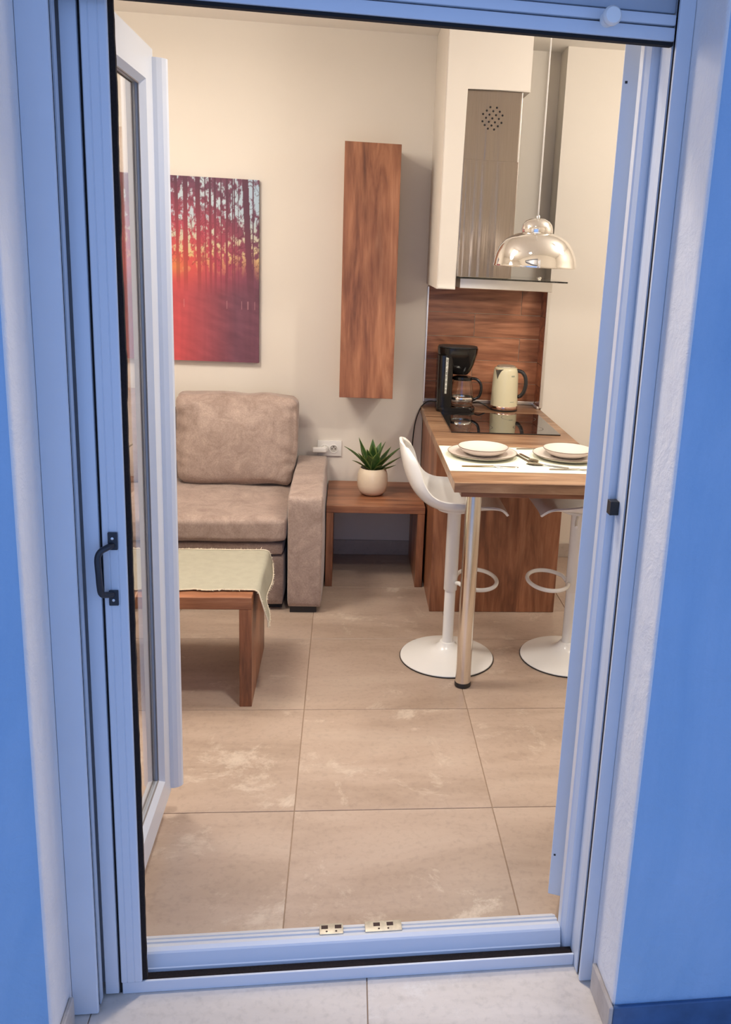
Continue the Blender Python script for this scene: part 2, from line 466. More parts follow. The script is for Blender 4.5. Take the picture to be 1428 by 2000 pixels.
# wood-look tiles of the niche
def wall_tiles():
    zs = [0.838, 0.952, 1.074, 1.199, 1.326, 1.462]
    cut = [[0.936], [0.683], [0.936], [0.683], [0.934]]
    g = 0.0014
    for r in range(5):
        xs = [0.412] + cut[r] + [1.05]
        for a, b in zip(xs, xs[1:]):
            bmt = bbox(a + g, b - g, YN - 0.009, YN + 0.001, zs[r] + g, zs[r + 1] - g, 0.0006, 1)
            obj('wall_tile', bmt, 'oak_tile', wn)
        bmt = bbox(1.041, 1.051, YB + 0.004, YN - 0.010, zs[r] + g, zs[r + 1] - g, 0.0006, 1)
        obj('wall_tile', bmt, 'oak_tile', wn)
    obj('grout_bed', bbox(0.4125, 1.0495, YN - 0.005, YN, 0.838, 1.462), 'cream_fringe', wn)
    obj('grout_bed', bbox(1.046, 1.0495, YB + 0.004, YN - 0.004, 0.838, 1.462), 'cream_fringe', wn)
wall_tiles()
struct(obj('trim_1', bbox(0.408, 0.4165, YB - 0.006, YB + 0.02, 0.86, 1.462, 0.001), 'trim_metal'), 'slim metal edge strip left of the wood-look tiles', 'trim')
struct(obj('trim_2', bbox(0.418, 1.040, YN - 0.022, YN - 0.0095, 0.8385, 0.857, 0.002), 'trim_metal'), 'pale metal sealing strip where worktop meets the tiles', 'trim')
struct(obj('trim_3', bbox(1.027, 1.0405, YB - 0.0, YN - 0.023, 0.8385, 0.852, 0.002), 'trim_metal'), 'short metal strip along the tiled return of the niche', 'trim')
struct(obj('trim_4', bbox(1.0395, 1.054, YB - 0.006, YB + 0.004, 0.845, 1.47, 0.001), 'trim_metal'), 'upright metal edge strip right of the wood-look tiles', 'trim')

# casing around the hood: pier on the left, box at the top
bm = bmesh.new()
prism(bm, [(0.401, 1.476), (0.486, 1.476), (0.492, 2.337), (0.772, 2.337), (0.772, ZC - 0.001), (0.401, ZC - 0.001)], 4.10, YB - 0.001, 'y')
bmesh.ops.bevel(bm, geom=[e for e in bm.edges if all(abs(v.co.y - 4.10) < 1e-4 for v in e.verts)], offset=0.004, segments=2, affect='EDGES')
struct(obj('wall_casing', bm, 'white_casing'), 'white boxed casing hanging from the ceiling around the hood', 'casing')

# ------------------------------------------------------------------ the setting: outside wall with the doorway (door coordinates)
def rounded(poly_corner, c0, c1, n=6):
    out = []
    for k in range(n + 1):
        t = k / n
        a = c0.lerp(poly_corner, t); b = poly_corner.lerp(c1, t)
        out.append(tuple(a.lerp(b, t)))
    return out
def wall_piece(name, poly, h0, h1, white, label):
    bm = bmesh.new(); side = prism(bm, poly, h0, h1)
    o = obj(name, bm, ['blue_stucco', 'white_stucco', 'cream_wall'], None, None, True)
    for p in o.data.polygons:
        c = p.center
        if c.y > 0.0: p.material_index = 2
        elif white(c, p.normal): p.material_index = 1
    struct(to_door(o), label, 'wall')
    return o
R_ = 0.012
pl = [(-3.2, VF)] + rounded(Vector((UL, VF)), Vector((UL - R_, VF)), Vector((UL, VF + R_))) + [(UL, 0.0), (UL, VB), (-3.2, VB)]
wall_piece('wall_front_left', pl, 0, 2.9, lambda c, n: abs(n.x) > 0.35 and c.x > -1, 'blue painted outside wall left of the doorway')
pr_ = [(UR, VB), (UR, 0.0)] + rounded(Vector((UR, VF)), Vector((UR, VF + R_)), Vector((UR + R_, VF))) + [(3.2, VF), (3.2, VB)]
wall_piece('wall_front_right', pr_, 0, 2.9, lambda c, n: abs(n.x) > 0.35 and c.x < 1, 'blue painted outside wall right of the doorway')
wall_piece('wall_front_top', [(UL, VF), (UR, VF), (UR, VB), (UL, VB)], HT, 2.9, lambda c, n: n.z < -0.5, 'blue painted lintel wall above the roller shutter')
bm = bbox(-3.2, 3.2, -1.95, VF, 2.58, 2.76)
struct(to_door(obj('ceiling_terrace', bm, 'white_stucco', None, None, True)), 'white concrete slab over the terrace', 'ceiling')
# skirting outside
def skirt(name, u0, u1, v0, v1, mat, label):
    struct(to_door(obj(name, bbox(u0, u1, v0, v1, 0, 0.072, 0.002, 1), mat, None, None, True)), label, 'baseboard')
skirt('baseboard_outside_right', UR + 0.0, 3.0, VF - 0.010, VF - 0.0005, 'navy_skirting', 'dark blue skirting at the foot of the wall on the right')
skirt('baseboard_outside_left', -3.0, UL - 0.0, VF - 0.010, VF - 0.0005, 'navy_skirting', 'dark blue skirting at the foot of the wall on the left')
skirt('baseboard_reveal_right', UR - 0.010, UR - 0.0005, VF - 0.010, -0.072, 'skirting_porcelain', 'short pale tile skirting in the right door reveal')
skirt('baseboard_reveal_left', UL + 0.0005, UL + 0.010, VF - 0.010, -0.072, 'skirting_porcelain', 'short pale tile skirting in the left door reveal')

# ------------------------------------------------------------------ roller shutter
rs = thing('roller_shutter', 'rolled-up pale grey roller shutter with side guide rails over the doorway', 'shutter', (0, DY, 0), rz=DTH)
def guide(u0, u1, inner):
    bm = bmesh.new()
    ui, uo = (u1, u0) if inner > 0 else (u0, u1)
    s = 1 if inner > 0 else -1
    prism(bm, [(uo, -0.052), (ui - s * 0.002, -0.052), (ui, -0.050), (ui, -0.043), (ui - s * 0.018, -0.043), (ui - s * 0.018, -0.027), (ui, -0.027), (ui, -0.008), (uo, -0.008)], 0.004, HT - 0.01)
    g = obj('guide_rail', bm, 'blue_grey_aluminium', rs, None, True)
    a, b = sorted((ui - s * 0.0175, ui - s * 0.003))
    obj('guide_brush', bbox(a, b, -0.0428, -0.0272, 0.005, HT - 0.012), 'brush_pile', g, None, True)
guide(UL + 0.001, -0.503, 1)
guide(0.577, UR - 0.001, -1)
bm = bbox(-0.502, 0.576, -0.040, -0.014, 2.038, 2.0615, 0.003)
fs = obj('bottom_bar', bm, 'blue_grey_aluminium', rs, 40, True)
bm = bbox(-0.502, 0.576, -0.040, -0.016, 2.0645, 2.083, 0.003)
obj('bottom_bar', bm, 'blue_grey_aluminium', rs, 40, True)
obj('seal', bbox(-0.502, 0.576, -0.036, -0.018, 2.0315, 2.0385, 0.001), 'black_rubber', rs, None, True)
for k in range(6):
    z0 = 2.0855 + k * 0.042
    obj('slat', bbox(-0.502, 0.576, -0.034, -0.022, z0, z0 + 0.040, 0.004), 'dark_slat', rs, 40, True)
for u in (0.446, -0.37):
    bm = bmesh.new()
    lathe(bm, [(0.0, 0), (0.013, 0), (0.012, 0.010), (0.0105, 0.018), (0.013, 0.022), (0.0165, 0.027), (0.0165, 0.034), (0.013, 0.039), (0.0, 0.041)], 0, 0, 24)
    bmesh.ops.rotate(bm, verts=bm.verts, cent=(0, 0, 0), matrix=Matrix.Rotation(PI / 2, 3, 'X'))
    bmesh.ops.translate(bm, verts=bm.verts, vec=(u, -0.040, 2.064))
    obj('stopper_knob', bm, 'white_plastic', rs, 40, True)

# ------------------------------------------------------------------ insect screen
isc = thing('insect_screen', 'retracted insect screen in a white frame with dark pull handle on the left jamb', 'screen', (0, DY, 0), rz=DTH)
obj('side_channel', bbox(-0.4985, -0.470, -0.004, 0.030, 0.006, 2.05, 0.002), 'white_pvc', isc, 40, True)
obj('net_edge', bbox(-0.4695, -0.4645, 0.004, 0.026, 0.001, 2.05), 'black_rubber', isc, None, True)
bm = bmesh.new()
pf = [(-0.464, 0.028), (-0.464, -0.004), (-0.462, -0.006), (-0.4525, -0.006), (-0.4518, -0.0048), (-0.4505, -0.0048), (-0.4498, -0.006), (-0.4365, -0.006), (-0.4358, -0.0048), (-0.4345, -0.0048), (-0.4338, -0.006), (-0.422, -0.006), (-0.4195, -0.004), (-0.4195, 0.028)]
prism(bm, pf, 0.036, 2.05)
obj('pull_bar', bm, 'white_pvc', isc, None, True)
# ragged brush seal on the pull bar
bm = bmesh.new()
rows = 160; prev = None
for k in range(rows + 1):
    z = 0.032 + (2.045 - 0.032) * k / rows
    e = -0.4105 + 0.0022 * noise.noise(Vector((0.3, 0, z * 9))) + 0.0010 * noise.noise(Vector((1.3, 0, z * 40)))
    cur = [bm.verts.new(c) for c in ((-0.4194, 0.002, z), (e, 0.006, z), (e, 0.016, z), (-0.4194, 0.020, z))]
    if prev:
        for i in range(4): bm.faces.new((prev[i], prev[(i + 1) % 4], cur[(i + 1) % 4], cur[i]))
    else: bm.faces.new(cur)
    prev = cur
bm.faces.new(prev)
obj('brush_seal', bm, 'brush_pile', isc, None, True)
obj('bottom_rail', bbox(-0.463, 0.5765, 0.0, 0.006, 0.0005, 0.030, 0.001), 'white_pvc', isc, None, True)
obj('bottom_brush', bbox(-0.463, 0.5765, 0.0065, 0.034, 0.0005, 0.022), 'brush_pile', isc, None, True)
obj('receiving_channel', bbox(0.5775, 0.582, -0.007, 0.030, 0.001, 2.05, 0.001), 'white_pvc', isc, None, True)
obj('receiving_brush', bbox(0.5825, 0.5885, -0.004, 0.026, 0.001, 2.05), 'brush_pile', isc, None, True)
obj('receiving_channel', bbox(0.589, 0.596, -0.007, 0.030, 0.001, 2.05, 0.001), 'white_pvc', isc, None, True)
obj('top_rail', bbox(-0.4985, 0.596, -0.006, 0.030, 2.052, 2.084, 0.002), 'white_pvc', isc, None, True)
obj('strike_block', bbox(0.558, 0.5772, 0.004, 0.026, 1.127, 1.157, 0.001), 'black_matte', isc, None, True)
# handle
hd = obj('pull_handle', bbox(-0.4525, -0.4345, -0.0115, -0.006, 1.052, 1.088, 0.0015), 'dark_handle', isc, None, True)
obj('mounting_plate', bbox(-0.4545, -0.4365, -0.0115, -0.006, 0.936, 0.968, 0.0015), 'dark_handle', hd, None, True)
bm = bmesh.new()
tube(bm, smooth_path([(-0.444, -0.010, 1.062), (-0.452, -0.020, 1.060), (-0.463, -0.027, 1.054), (-0.468, -0.030, 1.040), (-0.4665, -0.032, 1.010), (-0.466, -0.030, 0.985), (-0.464, -0.026, 0.967), (-0.455, -0.018, 0.962), (-0.447, -0.010, 0.960)], 5), 0.0062, 10)
obj('grip', bm, 'dark_handle', hd, 60, True)
for (u, z) in ((-0.4435, 1.076), (-0.4455, 0.948)):
    bm = bmesh.new(); lathe(bm, [(0.0028, 0), (0.0028, 0.0012), (0, 0.0016)], 0, 0, 12)
    bmesh.ops.rotate(bm, verts=bm.verts, cent=(0, 0, 0), matrix=Matrix.Rotation(PI / 2, 3, 'X'))
    bmesh.ops.translate(bm, verts=bm.verts, vec=(u, -0.0115, z))
    obj('screw', bm, 'steel_screw', hd, None, True)

# ------------------------------------------------------------------ door frame and leaves
d1 = thing('door_1', 'white double glazed balcony door standing open into the room', 'door', (0, DY, 0), kind='structure', rz=DTH)
bm = bbox(UL + 0.001, -0.470, 0.036, 0.112, 0.0, 2.30, 0.003)
obj('jamb', bm, 'white_pvc', d1, 40, True)
bm = bmesh.new()
prism(bm, [(UR - 0.001, 0.034), (0.566, 0.034), (0.562, 0.036), (0.556, 0.048), (0.553, 0.052), (0.553, 0.072), (0.566, 0.074), (0.566, 0.108), (UR - 0.001, 0.108)], 0.0, 2.30)
obj('jamb', bm, 'white_pvc', d1, None, True)
obj('frame_head', bbox(-0.4695, 0.552, 0.036, 0.112, 2.10, 2.30, 0.003), 'white_pvc', d1, 40, True)
th = [(0.0355, 0.0), (0.0355, 0.029), (0.0375, 0.031), (0.046, 0.060), (0.049, 0.064), (0.058, 0.0685), (0.068, 0.066), (0.070, 0.062), (0.0755, 0.0615), (0.0765, 0.0655), (0.086, 0.063), (0.0875, 0.058), (0.0925, 0.0572), (0.094, 0.0605), (0.103, 0.057), (0.107, 0.050), (0.118, 0.046), (0.121, 0.040), (0.121, 0.0)]
bm = bmesh.new(); prism(bm, th, -0.4695, 0.5525, 'x')
ts = obj('threshold', bm, 'white_pvc', d1, None, True)
def keeper(u0, u1, slots):
    k = obj('strike_plate', bbox(u0, u1, 0.066, 0.1, 0.0605, 0.0695, 0.0015), 'keeper_metal', ts, 40, True)
    bm = bmesh.new()
    for s in slots: box(bm, s - 0.008, s + 0.008, 0.082, 0.094, 0.0685, 0.0698)
    bevel(bm, 0.0004, 1)
    for s in slots:
        lathe(bm, [(0.0025, 0.0690), (0.0025, 0.0699), (0, 0.0700)], s * 0.7 + 0.3 * (u0 + u1) / 2, 0.074, 10)
    o = obj('slot', bm, 'dark_slot', ts, None, True)
keeper(-0.028, 0.028, (-0.016, 0.016))
keeper(0.080, 0.168, (0.108, 0.140))
obj('drain_slot', bbox(-0.455, -0.428, 0.0345, 0.0368, 0.024, 0.028, 0.0003), 'black_matte', ts, None, True)

def leaf(u0, v0, ang, length, thick, z0, z1, fw, astr, nm):
    """leaf hinged at (u0,v0) in world coordinates, pointing along ang; local x runs along the leaf, y through it"""
    lf = obj('door_leaf', bbox(0, 0.001, 0, 0.001, 0, 0.001), 'white_pvc', None, None, True)
    me = lf.data
    bm = bmesh.new()
    t = thick
    gd = 0.016
    prof = [(0, 0), (fw, 0), (fw + 0.012, gd), (fw + 0.012, t - gd), (fw, t), (0, t)]
    # four mitred members
    def member(p, q, n0, n1):
        rings = []
        for (c, inw) in ((p, n0), (q, n1)):
            rings.append([bm.verts.new((c[0] + inw[0] * a, b, c[1] + inw[1] * a)) for a, b in prof])
        k = len(prof)
        for i in range(k): bm.faces.new((rings[0][i], rings[0][(i + 1) % k], rings[1][(i + 1) % k], rings[1][i]))
    A, B, C_, D = (0, z0), (length, z0), (length, z1), (0, z1)
    member(A, B, (1, 1), (-1, 1)); member(B, C_, (-1, 1), (-1, -1)); member(C_, D, (-1, -1), (1, -1)); member(D, A, (1, -1), (1, 1))
    bmesh.ops.remove_doubles(bm, verts=list(bm.verts), dist=1e-5)
    bmesh.ops.recalc_face_normals(bm, faces=list(bm.faces))
    bm.to_mesh(me); bm.free()
    lf.parent = d1
    M = Matrix.Translation((u0, v0, 0)) @ Matrix.Rotation(ang, 4, 'Z')
    lf.matrix_parent_inverse = Matrix.Identity(4)
    base = Matrix.Translation((0, DY, 0)) @ Matrix.Rotation(DTH, 4, 'Z')
    lf.matrix_basis = base.inverted() @ M
    pane = obj('glass_pane', bbox(fw + 0.004, length - fw - 0.004, t / 2 - 0.003, t / 2 + 0.003, z0 + fw + 0.004, z1 - fw - 0.004), 'clear_glass', lf, None, True)
    gk = bmesh.new()
    for yy in (gd - 0.0015, t - gd - 0.0015):
        a0, a1, b0, b1 = fw + 0.011, length - fw - 0.011, z0 + fw + 0.011, z1 - fw - 0.011
        for (p0, p1, q0, q1) in ((a0, a1, b0, b0 + 0.003), (a0, a1, b1 - 0.003, b1), (a0, a0 + 0.003, b0, b1), (a1 - 0.003, a1, b0, b1)):
            box(gk, p0, p1, yy, yy + 0.003, q0, q1)
    obj('gasket', gk, 'grey_gasket', lf, None, True)
    return lf
# left leaf: x runs into the room along +Y, its outside face looks to +X
L1 = leaf(-0.480, 1.868, PI / 2, 0.492, 0.052, 0.075, 2.082, 0.078, True, 'left')
bm = bmesh.new()
pf = [(0.484, 0.004), (0.484, -0.010), (0.489, -0.022), (0.497, -0.030), (0.505, -0.033), (0.514, -0.030), (0.514, 0.004)]
prism(bm, pf, 0.086, 2.064)
obj('astragal', bm, 'white_pvc', L1, None, True)
# right leaf: folded right back, seen along its edge
RA = PI / 2 - 0.37
L2 = leaf(0.583, 1.870, RA, 0.485, 0.040, 0.085, 2.068, 0.075, False, 'right')
bm = bmesh.new()
box(bm, -0.006, -0.0002, 0.008, 0.044, 0.082, 2.07); bevel(bm, 0.002, 2)
obj('edge_strip', bm, 'white_pvc', L2, None, True)
bm = bmesh.new()
for z in (0.195, 1.995): box(bm, -0.0068, -0.0058, 0.033, 0.038, z, z + 0.005)
obj('screw_cap', bm, 'black_matte', L2, None, True)
for z0, hgt in ((0.55, 0.10), (1.05, 0.03), (1.34, 0.07), (1.62, 0.05), (1.93, 0.10)):
    obj('lock_keep', bbox(0.566, 0.570, 0.078, 0.100, z0, z0 + hgt, 0.001), 'keeper_metal', d1, None, True)

# ------------------------------------------------------------------ sofa
sf = thing('sofa', 'taupe suede sofa with loose back cushions and broad square arm', 'sofa', (-1.10, 4.2, 0))
def arm(x0, x1):
    bm = soft_box(x0, x1, 3.812, 4.632, 0.030, 0.558, 24, 0.013, (0.004, 0.004, 0.006), 0.003, x0)
    for v in bm.verts:
        if v.co.y < 4.0: v.co.y += (0.558 - v.co.z) * 0.02
    a = obj('arm', bm, 'taupe_suede', sf, 180)
    bm = bmesh.new()
    box(bm, x0 + 0.012, x1 - 0.022, 3.84, 4.60, 0.0, 0.0295)
    obj('plinth', bm, 'black_matte', a)
arm(-0.243, -0.088)
arm(-2.10, -1.945)
bm = soft_box(-1.942, -0.262, 3.852, 4.50, 0.030, 0.265, 8, 0.01, (0, 0.003, 0), 0.002, 3); obj('base', bm, 'taupe_suede', sf, 180)
bm = soft_box(-1.942, -0.264, 3.844, 4.48, 0.270, 0.330, 12, 0.016, (0, 0.003, 0), 0.001, 5); obj('front_roll', bm, 'taupe_suede', sf, 180)
bm = soft_box(-1.940, -0.248, 3.815, 4.50, 0.338, 0.455, 24, 0.030, (0, 0.006, 0.004), 0.004, 8); obj('seat_cushion', bm, 'taupe_suede', sf, 180)
bm = soft_box(-1.942, -0.246, 4.50, 4.632, 0.04, 0.80, 10, 0.03, (0, 0, 0), 0.002, 2); obj('backrest', bm, 'taupe_suede', sf, 180)
def back_cushion(x0, x1, seed):
    bm = soft_box(x0, x1, 4.345, 4.500, 0.462, 0.893, 26, 0.034, (0.012, 0.055, 0.010), 0.014, seed, 3)
    for v in bm.verts:
        t = (v.co.z - 0.46) / 0.46
        v.co.y += 0.075 * t
        sx = (v.co.x - x0) / (x1 - x0)
        v.co.x += (0.018 * (1 - t) * (1 - 2 * sx)) 
        # puckers at the seams
        e = max(0, 1 - min(v.co.x - x0, x1 - v.co.x) / 0.10)
        v.co.y += 0.008 * e * math.sin(v.co.z * 70 + seed + 6 * noise.noise(v.co * 9))
    obj('back_cushion', bm, 'taupe_suede', sf, 180)
back_cushion(-0.832, -0.240, 1.0)
back_cushion(-1.400, -0.860, 4.0)
back_cushion(-1.940, -1.412, 7.0)
bm = bmesh.new(); box(bm, -1.93, -0.27, 3.90, 4.45, 0.0, 0.0295); obj('plinth', bm, 'black_matte', sf)

# ------------------------------------------------------------------ low coffee table with runner
ct = thing('coffee_table', 'low brown wooden coffee table with slab sides before the sofa', 'table', (-0.90, 3.22, 0))
obj('top', bbox(-1.50, -0.312, 2.976, 3.473, 0.380, 0.425, 0.0015, 1), 'oak_x', ct)
obj('side_panel', bbox(-0.356, -0.3125, 2.977, 3.472, 0.0, 0.3795, 0.0015, 1), 'oak_z', ct)
obj('side_panel', bbox(-1.4995, -1.456, 2.977, 3.472, 0.0, 0.3795, 0.0015, 1), 'oak_z', ct)
bm = bmesh.new()
NX, NY = 90, 44
grid_v = []
def cloth_pt(i, j):
    s = i / NX; t = j / NY                       # s along x from the left, t from the front edge to the back
    fr = 3.030 + 0.010 * noise.noise(Vector((s * 17, 0.4, 0))); bk = 3.462 + 0.004 * noise.noise(Vector((s * 16, 7.4, 0)))
    y = fr + (bk - fr) * t
    Lr = 0.075 * (1 - t) ** 1.3 + 0.068          # length hanging over the right side
    xe = -0.306
    flat = 0.93                                   # length lying on the top
    l = s * (flat + Lr)
    if l <= flat:
        x = xe - flat + l
        z = 0.4306 + 0.0018 * noise.noise(Vector((x * 9, y * 11, 2.3)))
        if t < 0.06: z += 0.006 * max(0, noise.noise(Vector((x * 20, 3.3, 1))))
    else:
        h = l - flat
        R = 0.012
        if h < R * PI / 2:
            a = h / R; x = xe + R * math.sin(a); z = 0.4300 - R + R * math.cos(a)
        else:
            z = 0.4300 - R - (h - R * PI / 2); x = xe + R
        d = min(1, h / 0.12)
        x += d * (0.030 + 0.014 * math.sin(t * 9.0 + 1.0) * (1 - 0.4 * t) - 0.006 * (1 - t)) * (0.6 + 0.4 * min(1, h / 0.05))
        y += d * (0.012 * math.sin(t * 7)) - 0.012 * d * (1 - t) + 0.02 * d * t
    return (x, y, z)
for i in range(NX + 1):
    grid_v.append([bm.verts.new(cloth_pt(i, j)) for j in range(NY + 1)])
for i in range(NX):
    for j in range(NY): bm.faces.new((grid_v[i][j], grid_v[i + 1][j], grid_v[i + 1][j + 1], grid_v[i][j + 1]))
edge_pts = [cloth_pt(i, 0) for i in range(NX + 1)] + [cloth_pt(NX, j) for j in range(1, NY + 1)] + [cloth_pt(i, NY) for i in range(NX - 1, -1, -1)]
bmesh.ops.recalc_face_normals(bm, faces=list(bm.faces))
bmesh.ops.solidify(bm, geom=list(bm.faces), thickness=0.0016)
cl = thing('table_runner', 'sage green woven runner with frayed cream edges on the coffee table', 'table runner', (-0.75, 3.24, 0.4265))
co = obj('cloth', bm, 'sage_cloth', cl, 180)
bm = bmesh.new()
dense = []
for a, b in zip(edge_pts, edge_pts[1:]):
    L_ = (Vector(b) - Vector(a)).length
    n = max(1, int(L_ / 0.0022))
    for k in range(n): dense.append((Vector(a).lerp(Vector(b), k / n), (Vector(b) - Vector(a)).normalized()))
for p, t in dense:
    out = t.cross(Vector((0, 0, 1)))
    if out.length < 0.2: out = Vector((0, -1, 0)) if p.y < 3.2 else Vector((0, 1, 0))
    out = (out.normalized() + Vector((random.uniform(-.5, .5), random.uniform(-.5, .5), random.uniform(-.1, .5)))) * random.uniform(0.004, 0.012)
    if p.z < 0.42: out = Vector((random.uniform(0.002, 0.008), random.uniform(-0.004, 0.004), random.uniform(-0.008, 0.002)))
    w_ = Vector((random.uniform(-1, 1), random.uniform(-1, 1), random.uniform(-1, 1))).normalized() * 0.0017
    q = p + Vector((0, 0, 0.001))
    v = [bm.verts.new(q - w_), bm.verts.new(q + w_), bm.verts.new(q + out + w_ * 0.4), bm.verts.new(q + out - w_ * 0.4)]
    bm.faces.new(v)
fr_ = obj('fringe', bm, 'cream_fringe', cl)
fr_['kind'] = 'stuff'
bm = bmesh.new(); tube(bm, [Vector(p) + Vector((0, 0, 0.001)) for p in edge_pts], 0.0027, 5)
obj('hem', bm, 'cream_fringe', cl, 60)

# ------------------------------------------------------------------ side table, plant
st = thing('side_table', 'small brown wooden side table between the sofa arm and the counter', 'table', (0.155, 4.39, 0))
obj('top', bbox(-0.0795, 0.403, 4.160, 4.634, 0.383, 0.419, 0.0015, 1), 'oak_x', st)
obj('side_panel', bbox(-0.079, -0.045, 4.161, 4.633, 0.0, 0.3825, 0.0015, 1), 'oak_z', st)
obj('side_panel', bbox(0.3665, 0.4025, 4.161, 4.633, 0.0, 0.3825, 0.0015, 1), 'oak_z', st)

pc = (0.147, 4.385)
pt = thing('potted_agave', 'small green agave in a round cream ceramic pot on the side table', 'plant', (pc[0], pc[1], 0.4195))
bm = bmesh.new()
lathe(bm, [(0, 0.4197), (0.045, 0.4197), (0.056, 0.424), (0.070, 0.440), (0.0775, 0.470), (0.078, 0.500), (0.0755, 0.525), (0.071, 0.543), (0.067, 0.552), (0.0655, 0.558), (0.0615, 0.5585), (0.059, 0.552), (0.0585, 0.538), (0.057, 0.532), (0, 0.532)], pc[0], pc[1], 48, False)
obj('pot', bm, 'ceramic_pot', pt, 60)
bm = bmesh.new(); lathe(bm, [(0, 0.541), (0.03, 0.542), (0.0565, 0.537), (0.0565, 0.533), (0, 0.533)], pc[0], pc[1], 32, False); obj('moss', bm, 'pot_moss', pt, 60)
def agave_leaf(ang, el, length, width, seed):
    bm = bmesh.new(); n = 9; prev = None
    d = Vector((math.cos(ang), math.sin(ang), 0)); s = Vector((-math.sin(ang), math.cos(ang), 0))
    p = Vector((pc[0], pc[1], 0.540)) + d * 0.010
    e = el
    for k in range(n + 1):
        t = k / n
        wd = width * (0.55 + 1.2 * t - 0.3 * t * t) * (1 - t ** 3.2) + 0.0006
        wd = min(wd, width)
        if t > 0.55: wd = width * (1 - ((t - 0.55) / 0.45) ** 1.4) + 0.0006
        tan = d * math.cos(e) + Vector((0, 0, 1)) * math.sin(e); nrm = tan.cross(s) * -1
        nrm = Vector((0, 0, 1)) * math.cos(e) - d * math.sin(e)
        th_ = 0.0035 * (1 - t) + 0.0008
        up_ = nrm * (wd * 0.35)
        ring = [p - s * wd + up_, p - s * wd * 0.74 + up_ * 0.6 - nrm * th_ * 0.7, p - nrm * th_, p + s * wd * 0.74 + up_ * 0.6 - nrm * th_ * 0.7, p + s * wd + up_, p + s * wd * 0.74 + up_ * 0.6 + nrm * th_ * 0.7, p + nrm * th_, p - s * wd * 0.74 + up_ * 0.6 + nrm * th_ * 0.7]
        cur = [bm.verts.new(c) for c in ring]
        if prev:
            for i in range(8):
                fc = bm.faces.new((prev[i], prev[(i + 1) % 8], cur[(i + 1) % 8], cur[i]))
                if i in (0, 3, 4, 7): fc.material_index = 1
        else: bm.faces.new(cur)
        prev = cur
        p = p + tan * (length / n); e += 0.04 * math.sin(seed * 3 + t * 2)
    bm.faces.new(prev)
    lf = obj('leaf', bm, ['agave_leaf', 'agave_edge'], pt, 50)
    return lf
for (a, el, ln, wd) in [(175, 48, .185, .015), (155, 62, .18, .016), (95, 75, .16, .016), (60, 70, .155, .017), (25, 52, .15, .015), (5, 42, .185, .015), (-12, 26, .155, .014), (-25, 16, .125, .012), (-150, 50, .13, .018), (-110, 58, .12, .019), (-75, 52, .13, .02), (-40, 48, .14, .018), (130, 45, .15, .014), (40, 38, .14, .013), (200, 35, .12, .013), (-95, 80, .155, .016), (10, 78, .16, .016), (240, 72, .14, .015), (75, 50, .13, .014), (-60, 30, .10, .012)]:
    agave_leaf(math.radians(a), math.radians(el), ln, wd * 1.3, a)

# ------------------------------------------------------------------ wall cabinet, picture, outlet
wc = thing('wall_cabinet', 'tall narrow brown oak cabinet hung on the cream wall', 'cabinet', (0.10, 4.50, 0.919))
obj('body', bbox(-0.028, 0.2285, 4.372, YB - 0.001, 0.921, 2.112, 0.001, 1), 'oak_z', wc)
obj('door', bbox(-0.031, 0.2315, 4.350, 4.3705, 0.919, 2.114, 0.0012, 1), 'oak_z', wc)

def srgb(c):
    return tuple((x / 255 / 12.92) if x / 255 <= 0.04045 else ((x / 255 + 0.055) / 1.055) ** 2.4 for x in c)
def lerp3(a, b, t):
    t = max(0.0, min(1.0, t)); return tuple(x + (y - x) * t for x, y in zip(a, b))
PX0, PX1, PZ0, PZ1 = -1.56, -0.447, 1.038, 1.935
trunks = [(-0.512, -0.045, 0.0150), (-0.600, 0.012, .0060), (-0.575, 0.0, .0035), (-0.565, 0.0, .003), (-0.66, 0.0, .0055), (-0.682, 0.0, .006), (-0.475, 0.0, .003), (-0.745, -0.015, .009), (-0.735, 0, .004), (-0.80, 0.01, .011), (-0.845, -.01, .008), (-0.90, .01, .01), (-0.96, 0, .007), (-1.02, -.02, .013), (-1.10, .01, .006), (-1.17, 0, .009), (-1.26, .02, .012), (-1.34, 0, .006), (-1.42, 0, .01), (-1.50, 0, .008), (-0.547, 0, .0025), (-0.63, .004, .003), (-.705, 0, .003)]
